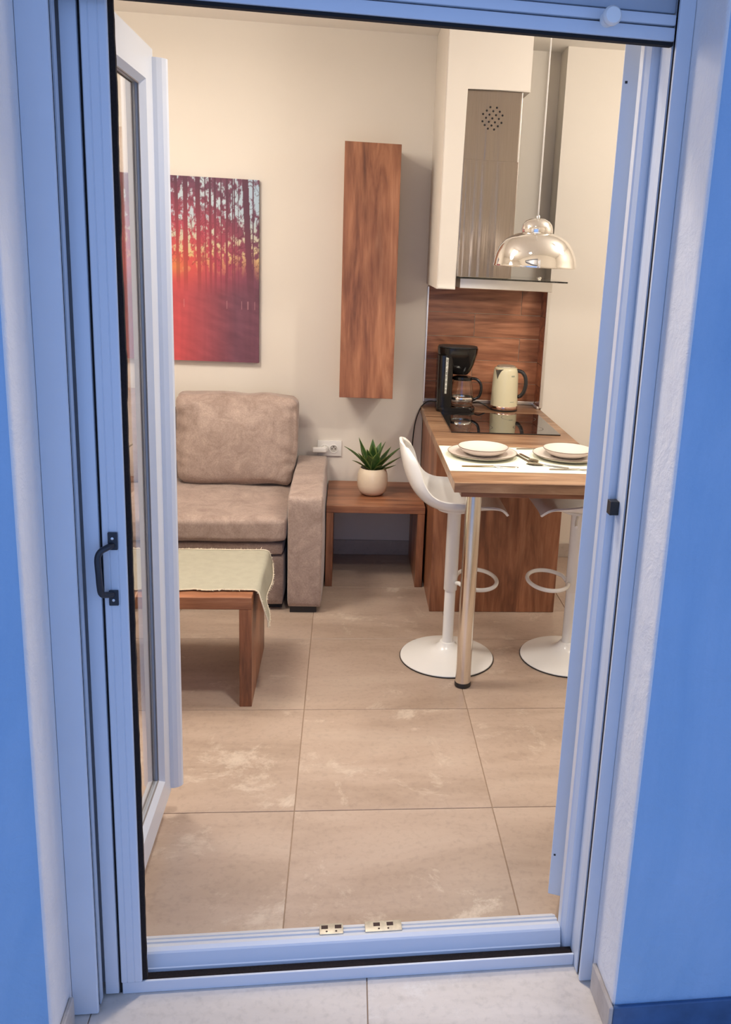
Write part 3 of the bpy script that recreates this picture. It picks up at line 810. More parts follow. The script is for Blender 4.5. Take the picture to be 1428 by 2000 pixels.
def sunset(x, z):
    """a forest at sunset: red haze, bright gaps between trunks, dim ground"""
    vz = (z - PZ0) / (PZ1 - PZ0)
    d = math.hypot((x + 0.86) * 1.0, (z - 1.50) * 1.05)
    haze = lerp3((255, 150, 84), (240, 98, 84), d / 0.08)
    if d > 0.10: haze = lerp3((238, 98, 84), (205, 84, 92), (d - 0.10) / 0.12)
    if d > 0.22: haze = lerp3((205, 84, 92), (128, 78, 92), (d - 0.22) / 0.22)
    f = noise.fractal(Vector((x * 14 + z * 8, z * 30 + x * 6, 0.7)), 1.0, 2.0, 4)
    st_ = noise.noise(Vector((x * 60, z * 4, 1.7)))
    warm = max(0.0, 1 - abs(x + 0.86) / 0.30)
    ground = lerp3(lerp3((124, 74, 84), (136, 84, 92), 0.5 + f * 0.5), (236, 92, 86), warm * 0.95)
    ground = tuple(q * (1 + 0.045 * f + 0.05 * st_) for q in ground)
    haze = lerp3(ground, haze, (vz - 0.36) / 0.16)
    c = haze
    if vz > 0.36:
        n1 = noise.fractal(Vector((x * 40, z * 30, 0.3)), 0.9, 2.1, 6)
        n2 = noise.noise(Vector((x * 70, z * 9, 4.1)))
        big = noise.noise(Vector((x * 5.5, z * 4.5, 8)))
        g = n1 * 0.9 + n2 * 0.5 + big * 0.35 + (x + 0.72) * 0.9 + 0.02 + 0.25 * (vz - 0.6)
        low = max(0.0, min(1.0, (vz - 0.47 - 0.06 * noise.noise(Vector((x * 30, 0, 5)))) / 0.14))
        g = max(0.0, min(1.0, g * 3.2)) * low
        skyc = lerp3((255, 205, 120), (214, 226, 214), (vz - 0.55) / 0.25)
        skyc = lerp3(skyc, (150, 190, 215), (x + 0.62) * 4.0 * max(0, vz - 0.5))
        c = lerp3(c, skyc, g)
        br = abs(noise.noise(Vector((x * 16, z * 13, 3.3)))) < 0.035 or abs(noise.noise(Vector((x * 34, z * 30, 6.3)))) < 0.05
        if br and vz > 0.53: c = lerp3(c, tuple(q * 0.72 for q in haze), 0.55)
        for (x0, sl, wd) in trunks:
            if abs(x - x0 - sl * (z - 1.9)) < wd: c = lerp3(haze, tuple(q * 0.84 for q in haze), (vz - 0.36) / 0.15); break
    if 0.30 < vz < 0.345 and noise.noise(Vector((x * 95, 0, 2))) > 0.42: c = lerp3(c, (250, 190, 170), 0.45)
    return c
pcv = thing('canvas_picture', 'frameless canvas print of a forest at red sunset above the sofa', 'picture', ((PX0 + PX1) / 2, YB - 0.016, PZ0))
obj('stretcher', bbox(PX0 + 0.001, PX1 - 0.001, YB - 0.029, YB - 0.001, PZ0 + 0.001, PZ1 - 0.001, 0.001, 1), 'canvas_back', pcv)
m, nt, b = new_mat('canvas_print')
at = N(nt, 'ShaderNodeVertexColor'); at.layer_name = 'print'
nt.links.new(at.outputs['Color'], b.inputs['Base Color'])
b.inputs['Roughness'].default_value = 0.7
mp = coords(nt); wv = noise_tex(nt, mp.outputs[0], 700, 2); add_bump(nt, b, wv.outputs['Fac'], 0.1, 0.0008)
GX, GZ = 380, 310
verts, faces, cols = [], [], []
for j in range(GZ + 1):
    for i in range(GX + 1):
        x = PX0 + (PX1 - PX0) * i / GX; z = PZ0 + (PZ1 - PZ0) * j / GZ
        verts.append((x - pcv.location.x, YB - 0.0302 - pcv.location.y, z - pcv.location.z)); cols.append(sunset(x, z))
for j in range(GZ):
    for i in range(GX):
        a = j * (GX + 1) + i; faces.append((a, a + 1, a + GX + 2, a + GX + 1))
nb = len(verts)
rim = [j * 0 + i for i in range(GX + 1)] + [j * (GX + 1) + GX for j in range(1, GZ + 1)] + [GZ * (GX + 1) + i for i in range(GX - 1, -1, -1)] + [j * (GX + 1) for j in range(GZ - 1, 0, -1)]
for r_ in rim:
    v = verts[r_]; verts.append((v[0], v[1] + 0.026, v[2])); cols.append(cols[r_])
for k in range(len(rim)):
    k2 = (k + 1) % len(rim); faces.append((rim[k2], rim[k], nb + k, nb + k2))
me = bpy.data.meshes.new('canvas'); me.from_pydata(verts, [], faces); me.materials.append(m)
ca = me.color_attributes.new('print', 'FLOAT_COLOR', 'POINT')
flat = []
for c in cols:
    q3 = srgb(tuple(max(0, min(255, q)) for q in c))
    flat.extend((q3[0] * 0.72, q3[1] * 0.76, q3[2] * 0.95, 1.0))
ca.data.foreach_set('color', flat)
cv = bpy.data.objects.new('canvas', me); COL.objects.link(cv); cv.parent = pcv

ol = thing('wall_outlet', 'white double wall socket above the sofa arm', 'socket', (-0.078, YB - 0.005, 0.552))
obj('plate', bbox(-0.141, -0.014, YB - 0.011, YB - 0.0005, 0.552, 0.636, 0.003), 'white_plastic', ol, 40)
def ring_y(bm, prof, x, y, z, seg=28):
    b2 = bmesh.new(); lathe(b2, prof, 0, 0, seg, False)
    bmesh.ops.rotate(b2, verts=b2.verts, cent=(0, 0, 0), matrix=Matrix.Rotation(PI / 2, 3, 'X'))
    bmesh.ops.translate(b2, verts=b2.verts, vec=(x, y, z)); join(bm, b2)
for x in (-0.056, -0.103):
    bm = bmesh.new(); ring_y(bm, [(0.0235, 0), (0.0235, 0.003), (0.0215, 0.0038), (0.0195, 0.0035), (0.0190, 0.0006), (0.0195, 0.0)], x, YB - 0.011, 0.592)
    so = obj('socket', bm, 'white_plastic', ol, 40)
    bm = bmesh.new(); ring_y(bm, [(0.0190, 0.0002), (0.0190, 0.0006), (0, 0.0006)], x, YB - 0.011, 0.592); obj('recess', bm, 'socket_shade', so)
    bm = bmesh.new()
    for dx, dz in ((-0.0085, 0), (0.0085, 0), (0, 0.011)): ring_y(bm, [(0.0034, 0), (0.0034, 0.0006), (0, 0.0006)], x + dx, YB - 0.0116, 0.592 + dz, 12)
    obj('contact_hole', bm, 'dark_slot', so)
pg = thing('power_plug', 'white plug with flat grip pushed into the left socket', 'plug', (-0.11, YB - 0.04, 0.57))
bm = bmesh.new(); ring_y(bm, [(0, 0), (0.0185, 0), (0.019, 0.012), (0.016, 0.028), (0, 0.030)], -0.103, YB - 0.012, 0.592); obj('body', bm, 'white_plastic', pg, 40)
bm = bmesh.new(); box(bm, -0.168, -0.092, YB - 0.050, YB - 0.030, 0.576, 0.606); bevel(bm, 0.008, 3); obj('grip', bm, 'white_plastic', pg, 60)

# ------------------------------------------------------------------ range hood
rh = thing('range_hood', 'brushed steel range hood with flat glass shelf in the white casing', 'range hood', (0.62, 4.45, 1.47))
obj('upper_chimney', bbox(0.4935, 0.738, 4.122, 4.60, 2.02, 2.3365, 0.001), 'brushed_steel', rh)
bm = bbox(0.489, 0.7425, 4.114, 4.60, 1.5345, 2.045, 0.0015)
obj('lower_chimney', bm, 'brushed_steel', rh)
obj('edge_strip', bbox(0.7385, 0.7420, 4.116, 4.124, 2.046, 2.336, 0.0005), 'trim_metal', rh)
obj('glass_canopy', bbox(0.4885, 1.010, 4.102, 4.620, 1.5265, 1.5335, 0.0025), 'green_edge_glass', rh)
obj('body', bbox(0.53, 0.985, 4.30, 4.785, 1.475, 1.5255, 0.003), 'trim_metal', rh)
for (x, y) in ((0.515, 4.14), (0.885, 4.16)):
    bm = bmesh.new(); lathe(bm, [(0.008, 1.5337), (0.008, 1.537), (0.011, 1.541), (0.011, 1.546), (0.008, 1.549), (0, 1.5495)], x, y, 20); obj('glass_bolt', bm, 'chrome', rh, 40)
lat = [(648, 760), (707, 765), (617, 790), (676, 795), (735, 800), (585, 820), (643, 825), (703, 830), (762, 833), (613, 853), (671, 859), (730, 863), (583, 884), (641, 889), (697, 893), (756, 898), (605, 917), (667, 921), (725, 928), (636, 949), (693, 957)]
hole = None
for (a, c) in lat:
    x = 0.614 + (a - 672) * 0.000490; z = 2.222 - (c - 859) * 0.000470 + (a - 672) * 0.00003
    if hole is None:
        bm = bmesh.new(); ring_y(bm, [(0.0046, 0), (0.0046, 0.0006), (0, 0.0006)], 0, 0, 0, 14)
        hole = obj('vent_hole', bm, 'black_rubber', rh, None, True); ho = hole
    else:
        ho = hole.copy(); COL.objects.link(ho); ho.parent = rh
    ho.location = Vector((x, 4.1219, z)) - rh.location

# ------------------------------------------------------------------ breakfast counter
wt = thing('breakfast_counter', 'brown wood-grain worktop reaching from the niche to a chrome leg', 'worktop', (0.72, 3.9, 0))
obj('worktop', bbox(0.399, 1.047, 3.070, YN - 0.011, 0.8000, 0.8378, 0.0015, 1), 'oak_worktop', wt)
obj('apron', bbox(0.428, 1.020, 3.092, 3.855, 0.7780, 0.7997, 0.001, 1), 'oak_x', wt)
bm = bmesh.new(); lathe(bm, [(0.030, 0.020), (0.030, 0.7778)], 0.482, 3.135, 40); lg = obj('leg', bm, 'satin_chrome', wt, 40)
bm = bmesh.new(); lathe(bm, [(0.0, 0.0003), (0.029, 0.0003), (0.0315, 0.003), (0.0315, 0.017), (0.0305, 0.0198), (0, 0.0198)], 0.482, 3.135, 40, False); obj('foot', bm, 'black_matte', lg, 40)
bc = thing('base_cabinet', 'brown wooden base cabinet closing the space below the counter', 'cabinet', (0.71, 4.25, 0))
obj('end_panel', bbox(0.414, 1.008, 3.856, 3.8765, 0.001, 0.7995, 0.001, 1), 'oak_z', bc)
obj('side_panel', bbox(0.4145, 0.433, 3.877, 4.645, 0.001, 0.7995, 0.001, 1), 'oak_z', bc)
obj('side_panel', bbox(0.9895, 1.0075, 3.877, 4.645, 0.001, 0.7995, 0.001, 1), 'oak_z', bc)
obj('carcass', bbox(0.4335, 0.989, 3.877, 4.64, 0.03, 0.78), 'oak_z', bc)

hb = thing('ceramic_hob', 'black glass ceramic hob set into the worktop', 'hob', (0.74, 4.23, 0.838))
obj('glass_plate', bbox(0.486, 0.998, 3.956, 4.470, 0.8380, 0.8435, 0.0012), 'hob_glass', hb)
for (x, y, r) in ((0.61, 4.09, 0.085), (0.87, 4.09, 0.07), (0.61, 4.34, 0.07), (0.87, 4.34, 0.085)):
    bm = bmesh.new()
    lathe(bm, [(r, 0.84352), (r + 0.0015, 0.84356), (r + 0.003, 0.84352)], x, y, 40, False)
    obj('zone_ring', bm, 'black_matte', hb)

pm = tag(obj('placemat', bbox(0.4005, 1.046, 3.238, 3.672, 0.8380, 0.8395, 0.0004, 1), 'table_linen'), 'pale cream runner across the counter under the plates', 'placemat')

def plate(name, x, y, z, r, depth, label, group):
    t = thing(name, label, 'plate', (x, y, z), group)
    bm = bmesh.new()
    lathe(bm, [(0, 0.0), (r * 0.58, 0.0), (r * 0.62, 0.002), (r * 0.90, depth * 0.55), (r, depth), (r * 0.985, depth + 0.0022), (r * 0.88, depth * 0.62 + 0.004), (r * 0.62, 0.0065), (0, 0.0058)], 0, 0, 64, False)
    d = obj('dish', bm, 'plate_glaze', t, 60, True)
    bm = bmesh.new()
    tube(bm, [(math.cos(2 * PI * k / 64) * r * 0.995, math.sin(2 * PI * k / 64) * r * 0.995, depth + 0.0014) for k in range(64)], 0.0014, 6, True)
    obj('rim', bm, 'plate_rim', t, 60, True)
    return t
plate('dinner_plate', 0.562, 3.500, 0.8397, 0.142, 0.017, 'large brown-rimmed plate lying on the runner nearest the stool back', 'dinner plates on the counter')
plate('side_plate', 0.566, 3.510, 0.8462, 0.103, 0.030, 'smaller brown-rimmed bowl plate stacked on the left dinner plate', 'small plates on the dinner plates')
plate('dinner_plate', 0.916, 3.500, 0.8397, 0.142, 0.017, 'large brown-rimmed plate partly hidden by the right door leaf', 'dinner plates on the counter')
plate('side_plate', 0.922, 3.512, 0.8462, 0.103, 0.030, 'smaller brown-rimmed bowl plate stacked on the right dinner plate', 'small plates on the dinner plates')

def cutlery(kind, x, y, ang, label, ln=0.2, mat='cutlery_steel', hmat=None):
    t = thing(kind, label, kind, (x, y, 0.8397), 'cutlery on the runner', rz=ang)
    hw = 0.0042; L0 = ln
    def strip(prof, z0=0.0012, th_=0.0024):
        bm = bmesh.new(); n = len(prof)
        rows = []
        for (px, pw, pz) in prof:
            rows.append([bm.verts.new((px, -pw, z0 + pz)), bm.verts.new((px, pw, z0 + pz)), bm.verts.new((px, pw * 0.8, z0 + pz + th_)), bm.verts.new((px, -pw * 0.8, z0 + pz + th_))])
        for a, b in zip(rows, rows[1:]):
            for i in range(4): bm.faces.new((a[i], a[(i + 1) % 4], b[(i + 1) % 4], b[i]))
        bm.faces.new(rows[0]); bm.faces.new(rows[-1])
        return bm
    obj('handle', strip([(-L0 / 2, 0.002, 0), (-L0 / 2 + 0.004, 0.006, 0), (-L0 / 4, 0.0058, 0.001), (0.0, 0.0038, 0.002), (0.012, 0.0032, 0.003)]), hmat or mat, t, 40, True)
    if kind == 'knife':
        obj('blade', strip([(0.012, 0.004, 0.002), (0.03, 0.0085, 0.001), (L0 / 2 - 0.02, 0.0095, 0.0), (L0 / 2 - 0.005, 0.005, 0), (L0 / 2, 0.001, 0)], 0.0012, 0.0014), mat, t, 40, True)
    elif kind == 'spoon':
        bm = bmesh.new(); rows = []
        for i in range(9):
            th_ = i / 8; px = 0.012 + (L0 / 2 - 0.012) * th_
            wd = 0.0035 + 0.0165 * math.sin(PI * min(1, th_ * 1.04) ** 1.3) ** 0.8 if i not in (0, 8) else 0.003
            rows.append([bm.verts.new((px, wd * k / 4, 0.0015 + 0.004 * (k / 4) ** 2 * (1 if 0 < i < 8 else 0.2) + (0.003 if i == 0 else 0))) for k in range(-4, 5)])
        for a, b in zip(rows, rows[1:]):
            for k in range(8): bm.faces.new((a[k], a[k + 1], b[k + 1], b[k]))
        bmesh.ops.solidify(bm, geom=list(bm.faces), thickness=0.0012)
        obj('bowl', bm, mat, t, 60, True)
    else:
        bm = strip([(0.012, 0.0035, 0.003), (0.026, 0.0095, 0.001), (0.046, 0.0105, 0.001)])
        for k in range(4):
            yy = -0.0086 + k * 0.0057
            box(bm, 0.045, L0 / 2 - abs(k - 1.5) * 0.002, yy - 0.0013, yy + 0.0013, 0.002, 0.004)
        obj('tines', bm, mat, t, 40, True)
    return t
cutlery('knife', 0.566, 3.308, 0.02, 'gold-handled knife lying in front of the left plates', 0.225, 'cutlery_steel', 'cutlery_gold')
cutlery('fork', 0.718, 3.490, PI / 2 + 0.25, 'fork lying upright just right of the left plates', 0.20)
cutlery('spoon', 0.748, 3.470, -PI / 2 + 0.25, 'small spoon lying between the two place settings', 0.16)
cutlery('spoon', 0.800, 3.345, PI - 0.35, 'spoon resting near the rim of the right dinner plate', 0.17)
cutlery('knife', 0.905, 3.292, 0.02, 'thin knife lying in front of the right plates', 0.22)
cutlery('fork', 0.815, 3.645, 0.05, 'fork behind the right plates at the runner edge', 0.17)

# ------------------------------------------------------------------ coffee maker
cmx, cmy = 0.555, 4.540
cm = thing('coffee_maker', 'black filter coffee maker with glass jug on the worktop corner', 'coffee maker', (cmx, cmy, 0.8385))
def rrect(x0, x1, y0, y1, r, n=5):
    out = []
    for (cx, cy, a0) in ((x1 - r, y0 + r, -90), (x1 - r, y1 - r, 0), (x0 + r, y1 - r, 90), (x0 + r, y0 + r, 180)):
        for k in range(n + 1):
            a = math.radians(a0 + 90 * k / n); out.append((cx + r * math.cos(a), cy + r * math.sin(a)))
    return out
bm = bmesh.new(); prism(bm, rrect(0.468, 0.668, 4.474, 4.625, 0.035), 0.8385, 0.862); bevel(bm, 0.003, 2); obj('base', bm, 'black_plastic', cm, 40)
bm = bmesh.new(); lathe(bm, [(0, 0.8622), (0.052, 0.8622), (0.054, 0.8660), (0, 0.8665)], 0.602, 4.545, 40, False); obj('hot_plate', bm, 'satin_chrome', cm, 40)
bm = bmesh.new(); prism(bm, rrect(0.468, 0.545, 4.474, 4.625, 0.022), 0.8625, 1.128); obj('tank', bm, 'black_plastic', cm, 40)
bm = bmesh.new(); prism(bm, [(0.503, 0.935), (0.513, 0.935), (0.517, 1.118), (0.503, 1.122)], 4.4708, 4.4745, 'y'); ga = obj('water_gauge', bm, 'grey_gauge', cm)
bm = bmesh.new()
for k in range(7): box(bm, 0.505, 0.511, 4.4700, 4.4709, 0.96 + k * 0.022, 0.964 + k * 0.022)
obj('gauge_mark', bm, 'white_plastic', ga)
bm = bmesh.new()
secs = [(1.030, 0.545, 0.625, 0.045), (1.045, 0.520, 0.640, 0.055), (1.080, 0.490, 0.655, 0.066), (1.125, 0.470, 0.668, 0.074), (1.140, 0.467, 0.672, 0.0765), (1.165, 0.466, 0.674, 0.077)]
rings = []
for (z, xa, xb, hw) in secs:
    r_ = min(hw * 0.9, (xb - xa) * 0.42)
    rings.append([bm.verts.new((x, y, z)) for x, y in rrect(xa, xb, 4.549 - hw, 4.549 + hw, r_, 6)])
for a, b in zip(rings, rings[1:]):
    for k in range(len(a)): bm.faces.new((a[k], a[(k + 1) % len(a)], b[(k + 1) % len(a)], b[k]))
bm.faces.new(rings[0]); bm.faces.new(rings[-1])
obj('filter_holder', bm, 'black_plastic', cm, 35)
bm = bmesh.new(); prism(bm, rrect(0.470, 0.670, 4.476, 4.622, 0.06), 1.1655, 1.173); bevel(bm, 0.002, 1); obj('lid', bm, 'black_matte', cm, 40)
jg = thing('coffee_jug', 'clear glass coffee jug with black handle on the hot plate', 'jug', (0.602, 4.545, 0.8668))
bm = bmesh.new()
lathe(bm, [(0, 0.8670), (0.050, 0.8670), (0.056, 0.873), (0.0615, 0.890), (0.0625, 0.915), (0.058, 0.950), (0.051, 0.985), (0.048, 1.000), (0.046, 1.000), (0.0485, 0.985), (0.0555, 0.950), (0.060, 0.915), (0.059, 0.891), (0.054, 0.876), (0.049, 0.870), (0, 0.870)], 0.602, 4.545, 40, False); obj('glass_body', bm, 'clear_glass', jg, 60)
bm = bmesh.new(); lathe(bm, [(0, 1.0), (0.0505, 1.0), (0.052, 1.004), (0.050, 1.016), (0.030, 1.022), (0, 1.022)], 0.602, 4.545, 40, False); obj('lid', bm, 'black_plastic', jg, 40)
bm = bmesh.new(); lathe(bm, [(0.0628, 0.900), (0.0637, 0.902), (0.0637, 0.911), (0.0628, 0.913)], 0.602, 4.545, 40, False); obj('band', bm, 'chrome', jg, 40)
bm = bmesh.new(); tube(bm, smooth_path([(0.645, 4.53, 1.010), (0.672, 4.522, 1.008), (0.694, 4.516, 0.985), (0.698, 4.514, 0.950), (0.688, 4.517, 0.918), (0.664, 4.524, 0.902), (0.655, 4.527, 0.902)], 6), 0.0075, 10); obj('handle', bm, 'black_plastic', jg, 60)

# ------------------------------------------------------------------ kettle
kx, ky = 0.838, 4.600
kt = thing('kettle', 'cream enamel electric kettle with dark handle beside the coffee maker', 'kettle', (kx, ky, 0.8385))
bm = bmesh.new(); lathe(bm, [(0, 0.8386), (0.071, 0.8386), (0.0725, 0.842), (0.0725, 0.847), (0, 0.847)], kx, ky, 48, False); obj('power_base', bm, 'black_matte', kt, 40)
bm = bmesh.new(); lathe(bm, [(0.0715, 0.8472), (0.0722, 0.850), (0.0722, 0.862), (0.0712, 0.864)], kx, ky, 48); obj('foot_ring', bm, 'copper_ring', kt, 40)
bm = bmesh.new(); lathe(bm, [(0.071, 0.8642), (0.0712, 0.90), (0.0685, 0.97), (0.066, 1.030), (0.0635, 1.052), (0.058, 1.064), (0.050, 1.068)], kx, ky, 48); obj('body', bm, 'cream_enamel', kt, 50)
bm = bmesh.new(); lathe(bm, [(0.050, 1.0683), (0.049, 1.073), (0.040, 1.0765), (0, 1.0775)], kx, ky, 40); obj('lid', bm, 'keeper_metal', kt, 40)
bm = bmesh.new()
sd = Vector((-0.76, -0.65, 0)); sp = Vector((0.65, -0.76, 0)); kc = Vector((kx, ky, 0))
sv = [kc + sd * 0.054 + sp * 0.028 + Vector((0, 0, 1.060)), kc + sd * 0.084 + Vector((0, 0, 1.056)), kc + sd * 0.054 - sp * 0.028 + Vector((0, 0, 1.060)), kc + sd * 0.064 + Vector((0, 0, 0.998)), kc + sd * 0.045 + Vector((0, 0, 1.03))]
a = [bm.verts.new(c) for c in sv]
for f in ((0, 1, 3), (1, 2, 3), (0, 2, 1), (0, 3, 4), (3, 2, 4), (2, 0, 4)): bm.faces.new([a[i] for i in f])
obj('spout', bm, 'satin_chrome', kt, 40)
bm = bmesh.new(); tube(bm, smooth_path([(kx + 0.052, ky - 0.020, 1.052), (kx + 0.080, ky - 0.028, 1.046), (kx + 0.098, ky - 0.034, 1.022), (kx + 0.103, ky - 0.036, 0.985), (kx + 0.096, ky - 0.034, 0.945), (kx + 0.080, ky - 0.028, 0.920), (kx + 0.066, ky - 0.022, 0.915)], 6), [0.006] + [0.010] * 35 + [0.006], 12); obj('handle', bm, 'black_matte', kt, 60)
def mark(u, z, wd, hgt):
    bm = bmesh.new(); n = 6; rows = []
    for k in range(n + 1):
        a = -PI / 2 + u + wd * (k / n - 0.5)
        rr = 0.0716 if z < 0.95 else 0.0664
        rows.append([bm.verts.new((kx + (rr + q) * math.cos(a), ky + (rr + q) * math.sin(a), zz)) for q, zz in ((0, z), (0.0004, z), (0.0004, z + hgt), (0, z + hgt))])
    for a, b in zip(rows, rows[1:]):
        for i in range(4): bm.faces.new((a[i], a[(i + 1) % 4], b[(i + 1) % 4], b[i]))
    obj('printed_mark', bm, 'print_grey', kt)
mark(0.45, 1.022, 0.30, 0.008); mark(0.45, 0.889, 0.34, 0.004)
# cords
bm = bmesh.new(); tube(bm, smooth_path([(0.478, 4.590, 0.870), (0.452, 4.605, 0.872), (0.425, 4.615, 0.864), (0.398, 4.622, 0.832), (0.376, 4.624, 0.77), (0.366, 4.626, 0.70), (0.362, 4.628, 0.60), (0.366, 4.632, 0.45)], 8), 0.0033, 8)
obj('power_cord', bm, 'black_matte', cm, 60)
bm = bmesh.new(); tube(bm, smooth_path([(0.672, 4.60, 0.872), (0.70, 4.58, 0.878), (0.73, 4.575, 0.866), (0.757, 4.585, 0.848), (0.770, 4.588, 0.845)], 8), 0.0035, 8)
obj('power_cord', bm, 'black_matte', kt, 60)

# ------------------------------------------------------------------ bar stools
sx, sy = 0.446, 3.385
so = thing('bar_stool', 'white bucket bar stool on a round foot left of the chrome leg', 'stool', (sx, sy, 0), 'bar stools at the counter')
bm = bmesh.new(); lathe(bm, [(0, 0.0003), (0.192, 0.0003), (0.195, 0.003), (0.193, 0.008), (0.165, 0.016), (0.12, 0.026), (0.075, 0.037), (0.048, 0.050), (0.034, 0.066), (0.031, 0.072), (0, 0.072)], 0, 0, 64, False); obj('base', bm, 'glossy_white', so, 50, True)
bm = bmesh.new(); tube(bm, [(math.cos(2 * PI * k / 64) * 0.1945, math.sin(2 * PI * k / 64) * 0.1945, 0.0030) for k in range(64)], 0.0026, 6, True); obj('floor_ring', bm, 'black_matte', so, 60, True)
bm = bmesh.new(); lathe(bm, [(0.0225, 0.070), (0.0225, 0.32)], 0, 0, 32); obj('lower_column', bm, 'glossy_white', so, 40, True)
bm = bmesh.new(); lathe(bm, [(0.0255, 0.300), (0.0275, 0.303), (0.0275, 0.640), (0.030, 0.648)], 0, 0, 32); obj('upper_column', bm, 'glossy_white', so, 40, True)
fp = []
for k in range(27):
    a = math.radians(-157 + 314 * k / 26)
    fp.append((0.105 + 0.083 * math.cos(a) , 0.118 * math.sin(a), 0.345))
fp = [(0.020, -0.018, 0.335)] + fp + [(0.020, 0.018, 0.335)]
bm = bmesh.new(); tube(bm, smooth_path(fp, 2), 0.0085, 10); obj('footrest', bm, 'glossy_white', so, 60, True)
bm = bmesh.new(); tube(bm, smooth_path([(0.01, 0.03, 0.632), (0.03, 0.09, 0.632), (0.05, 0.16, 0.636), (0.06, 0.20, 0.640)], 4), 0.0055, 8); obj('lift_lever', bm, 'glossy_white', so, 60, True)
prof = [(.186, .666), (.150, .684), (.080, .676), (0, .661), (-.070, .668), (-.132, .694), (-.180, .742), (-.209, .805), (-.226, .872), (-.232, .922)]
rimd = [(0, -.004), (0, .012), (0, .034), (0, .062), (.004, .060), (.020, .055), (.036, .050), (.050, .034), (.050, .006), (.030, -.012)]
half = [.150, .182, .197, .203, .203, .198, .188, .172, .146, .095]
def interp(arr, s):
    n = len(arr) - 1; f = s * n; i = min(int(f), n - 1); t = f - i
    g = lambda k: arr[max(0, min(n, k))]
    def cr(p0, p1, p2, p3): return 0.5 * (2 * p1 + (p2 - p0) * t + (2 * p0 - 5 * p1 + 4 * p2 - p3) * t * t + (3 * p1 - p0 - 3 * p2 + p3) * t ** 3)
    a = [g(i - 1), g(i), g(i + 1), g(i + 2)]
    if isinstance(a[0], tuple): return tuple(cr(*[q[k] for q in a]) for k in range(len(a[0])))
    return cr(*a)
bm = bmesh.new(); NS, NT = 40, 24; rows = []
for i in range(NS + 1):
    s = i / NS; c = interp(prof, s); r_ = interp(rimd, s); hw = interp(half, s); row = []
    for j in range(NT + 1):
        t = -1 + 2 * j / NT; q = abs(t) ** 2.4
        row.append(bm.verts.new((c[0] + r_[0] * q, hw * math.sin(t * PI / 2 * 0.98) , c[1] + r_[1] * q)))
    rows.append(row)
for a, b in zip(rows, rows[1:]):
    for k in range(NT): bm.faces.new((a[k], a[k + 1], b[k + 1], b[k]))
bmesh.ops.recalc_face_normals(bm, faces=list(bm.faces))
bmesh.ops.solidify(bm, geom=list(bm.faces), thickness=0.009)
obj('seat', bm, 'glossy_white', so, 70, True)
bm = bmesh.new(); lathe(bm, [(0.030, 0.640), (0.070, 0.644), (0.075, 0.650), (0.075, 0.655), (0, 0.655)], 0, 0, 32); obj('seat_mount', bm, 'glossy_white', so, 40, True)
dup(so, (0.955, 3.385, 0), PI, 'white bucket bar stool right of the counter, half hidden by the door')

# ------------------------------------------------------------------ pendant lamp
lx, ly = 0.702, 3.40
pn = thing('pendant_lamp', 'chrome dome pendant lamp hanging over the counter', 'lamp', (lx, ly, 1.60))
bm = bmesh.new()
lathe(bm, [(0.157, 1.603), (0.1585, 1.606), (0.157, 1.610), (0.155, 1.625), (0.149, 1.650), (0.138, 1.675), (0.120, 1.699), (0.096, 1.716), (0.066, 1.727), (0.055, 1.7295), (0.055, 1.727), (0.066, 1.7245), (0.095, 1.7135), (0.118, 1.697), (0.136, 1.674), (0.147, 1.649), (0.153, 1.625), (0.155, 1.610), (0.1555, 1.603)], lx, ly, 96, False)
obj('shade', bm, 'chrome', pn, 60)
bm = bmesh.new(); lathe(bm, [(0.058, 1.7297), (0.0590, 1.733), (0.0585, 1.745), (0.054, 1.760), (0.044, 1.772), (0.028, 1.780), (0.010, 1.7835), (0, 1.7838)], lx, ly, 64); obj('cap', bm, 'chrome', pn, 60)
bm = bmesh.new(); lathe(bm, [(0.007, 1.783), (0.007, 1.790), (0.004, 1.794), (0, 1.794)], lx, ly, 16); obj('cord_grip', bm, 'steel_screw', pn, 40)
bm = bmesh.new(); lathe(bm, [(0.0026, 1.793), (0.0026, ZC - 0.02)], lx, ly, 10); obj('cord', bm, 'white_plastic', pn, 60)
bm = bmesh.new(); lathe(bm, [(0, ZC - 0.001), (0.05, ZC - 0.001), (0.05, ZC - 0.018), (0.045, ZC - 0.022), (0, ZC - 0.022)], lx, ly, 40, False); obj('ceiling_rose', bm, 'white_plastic', pn, 40)
bm = bmesh.new(); lathe(bm, [(0, 1.630), (0.014, 1.633), (0.024, 1.644), (0.026, 1.656), (0.020, 1.672), (0.014, 1.684), (0.014, 1.7), (0, 1.7)], lx, ly, 24, False); obj('bulb', bm, 'bulb_glow', pn, 60)
pl_ = bpy.data.lights.new('pendant_bulb_light', 'SPOT'); pl_.energy = 16; pl_.color = (1.0, 0.90, 0.76); pl_.shadow_soft_size = 0.03
pl_.spot_size = math.radians(168); pl_.spot_blend = 0.15
po = bpy.data.objects.new('pendant_bulb_light', pl_); COL.objects.link(po); po.location = (lx, ly, 1.622)

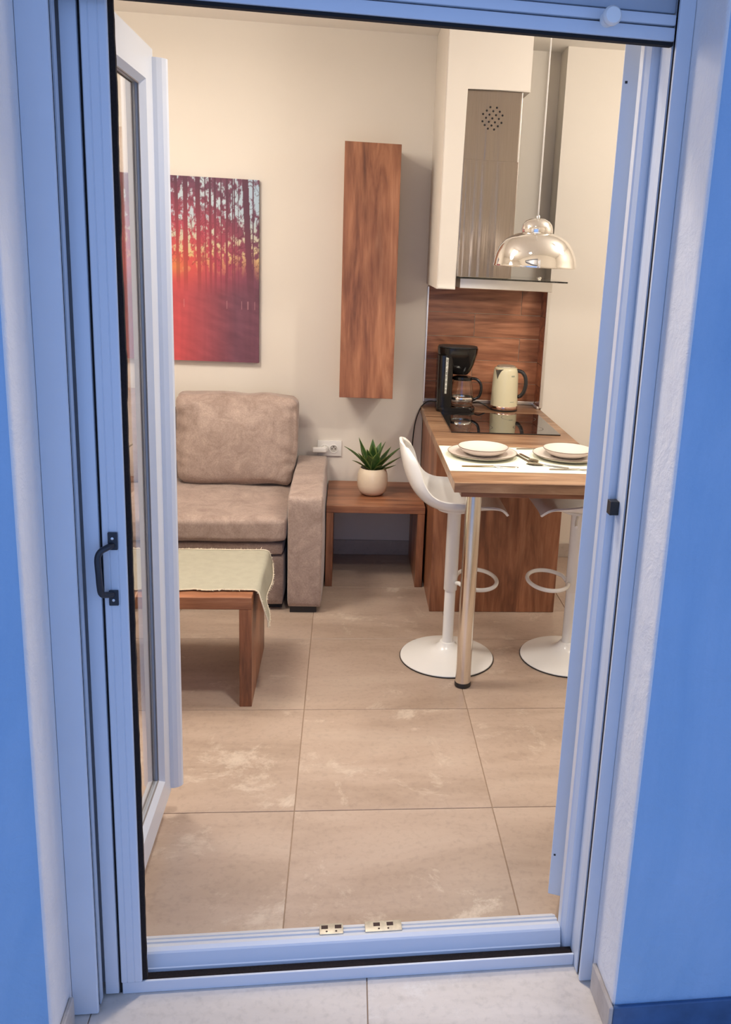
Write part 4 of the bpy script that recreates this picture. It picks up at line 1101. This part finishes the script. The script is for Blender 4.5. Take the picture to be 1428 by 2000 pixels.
# ------------------------------------------------------------------ ceiling lamps and an added door fill, out of view, that light the room
clp = thing('ceiling_lamp', 'flat ceiling lamp with six warm panels above the coffee table, out of view', 'lamp', (-0.95, 3.15, 2.57))
bm = bmesh.new()
for y in (2.90, 3.15, 3.40): box(bm, -1.37, -0.53, y - 0.012, y + 0.012, 2.565, 2.60)
for x in (-1.36, -0.95, -0.54): box(bm, x - 0.012, x + 0.012, 2.888, 3.412, 2.6005, 2.63)
box(bm, -1.03, -0.87, 3.07, 3.23, 2.6305, ZC - 0.0005)
obj('frame', bm, 'satin_chrome', clp)
for x in (-1.22, -0.95, -0.68):
    for y in (3.025, 3.275): obj('diffuser', bbox(x - 0.11, x + 0.11, y - 0.09, y + 0.09, 2.570, 2.595, 0.005), 'warm_diffuser', clp)
slp = thing('spot_bar', 'ceiling spot bar with three warm heads on the kitchen side, out of view', 'lamp', (1.72, 3.30, 2.56))
obj('bar', bbox(1.32, 2.12, 3.285, 3.315, 2.61, ZC - 0.0005, 0.003), 'satin_chrome', slp)
for x in (1.44, 1.72, 2.00):
    bm = bmesh.new(); lathe(bm, [(0.035, 0.02), (0.035, 0.09), (0.012, 0.10)], 0, 0, 24)
    bmesh.ops.rotate(bm, verts=bm.verts, cent=(0, 0, 0), matrix=SPOT_AIM.to_matrix()); bmesh.ops.translate(bm, verts=bm.verts, vec=(x, 3.30, 2.545))
    sh = obj('spot_head', bm, 'satin_chrome', slp, 40)
    bm = bmesh.new(); lathe(bm, [(0, 0.016), (0.030, 0.016), (0.030, 0.0195), (0, 0.0195)], 0, 0, 24, False)
    bmesh.ops.rotate(bm, verts=bm.verts, cent=(0, 0, 0), matrix=SPOT_AIM.to_matrix()); bmesh.ops.translate(bm, verts=bm.verts, vec=(x, 3.30, 2.545))
    obj('lens', bm, 'warm_diffuser', sh)

dl = thing('door_fill_panel', 'added square warm fill light in the ceiling by the doorway, unseen', 'lamp', (0.10, 2.25, ZC - 0.008))  # unseen panel added to carry the fill light by the doorway
obj('bezel', bbox(0.005, 0.195, 2.155, 2.345, ZC - 0.004, ZC - 0.0005, 0.001), 'white_plastic', dl)
obj('diffuser', bbox(0.02, 0.18, 2.17, 2.33, ZC - 0.008, ZC - 0.0045, 0.001), 'warm_diffuser', dl)
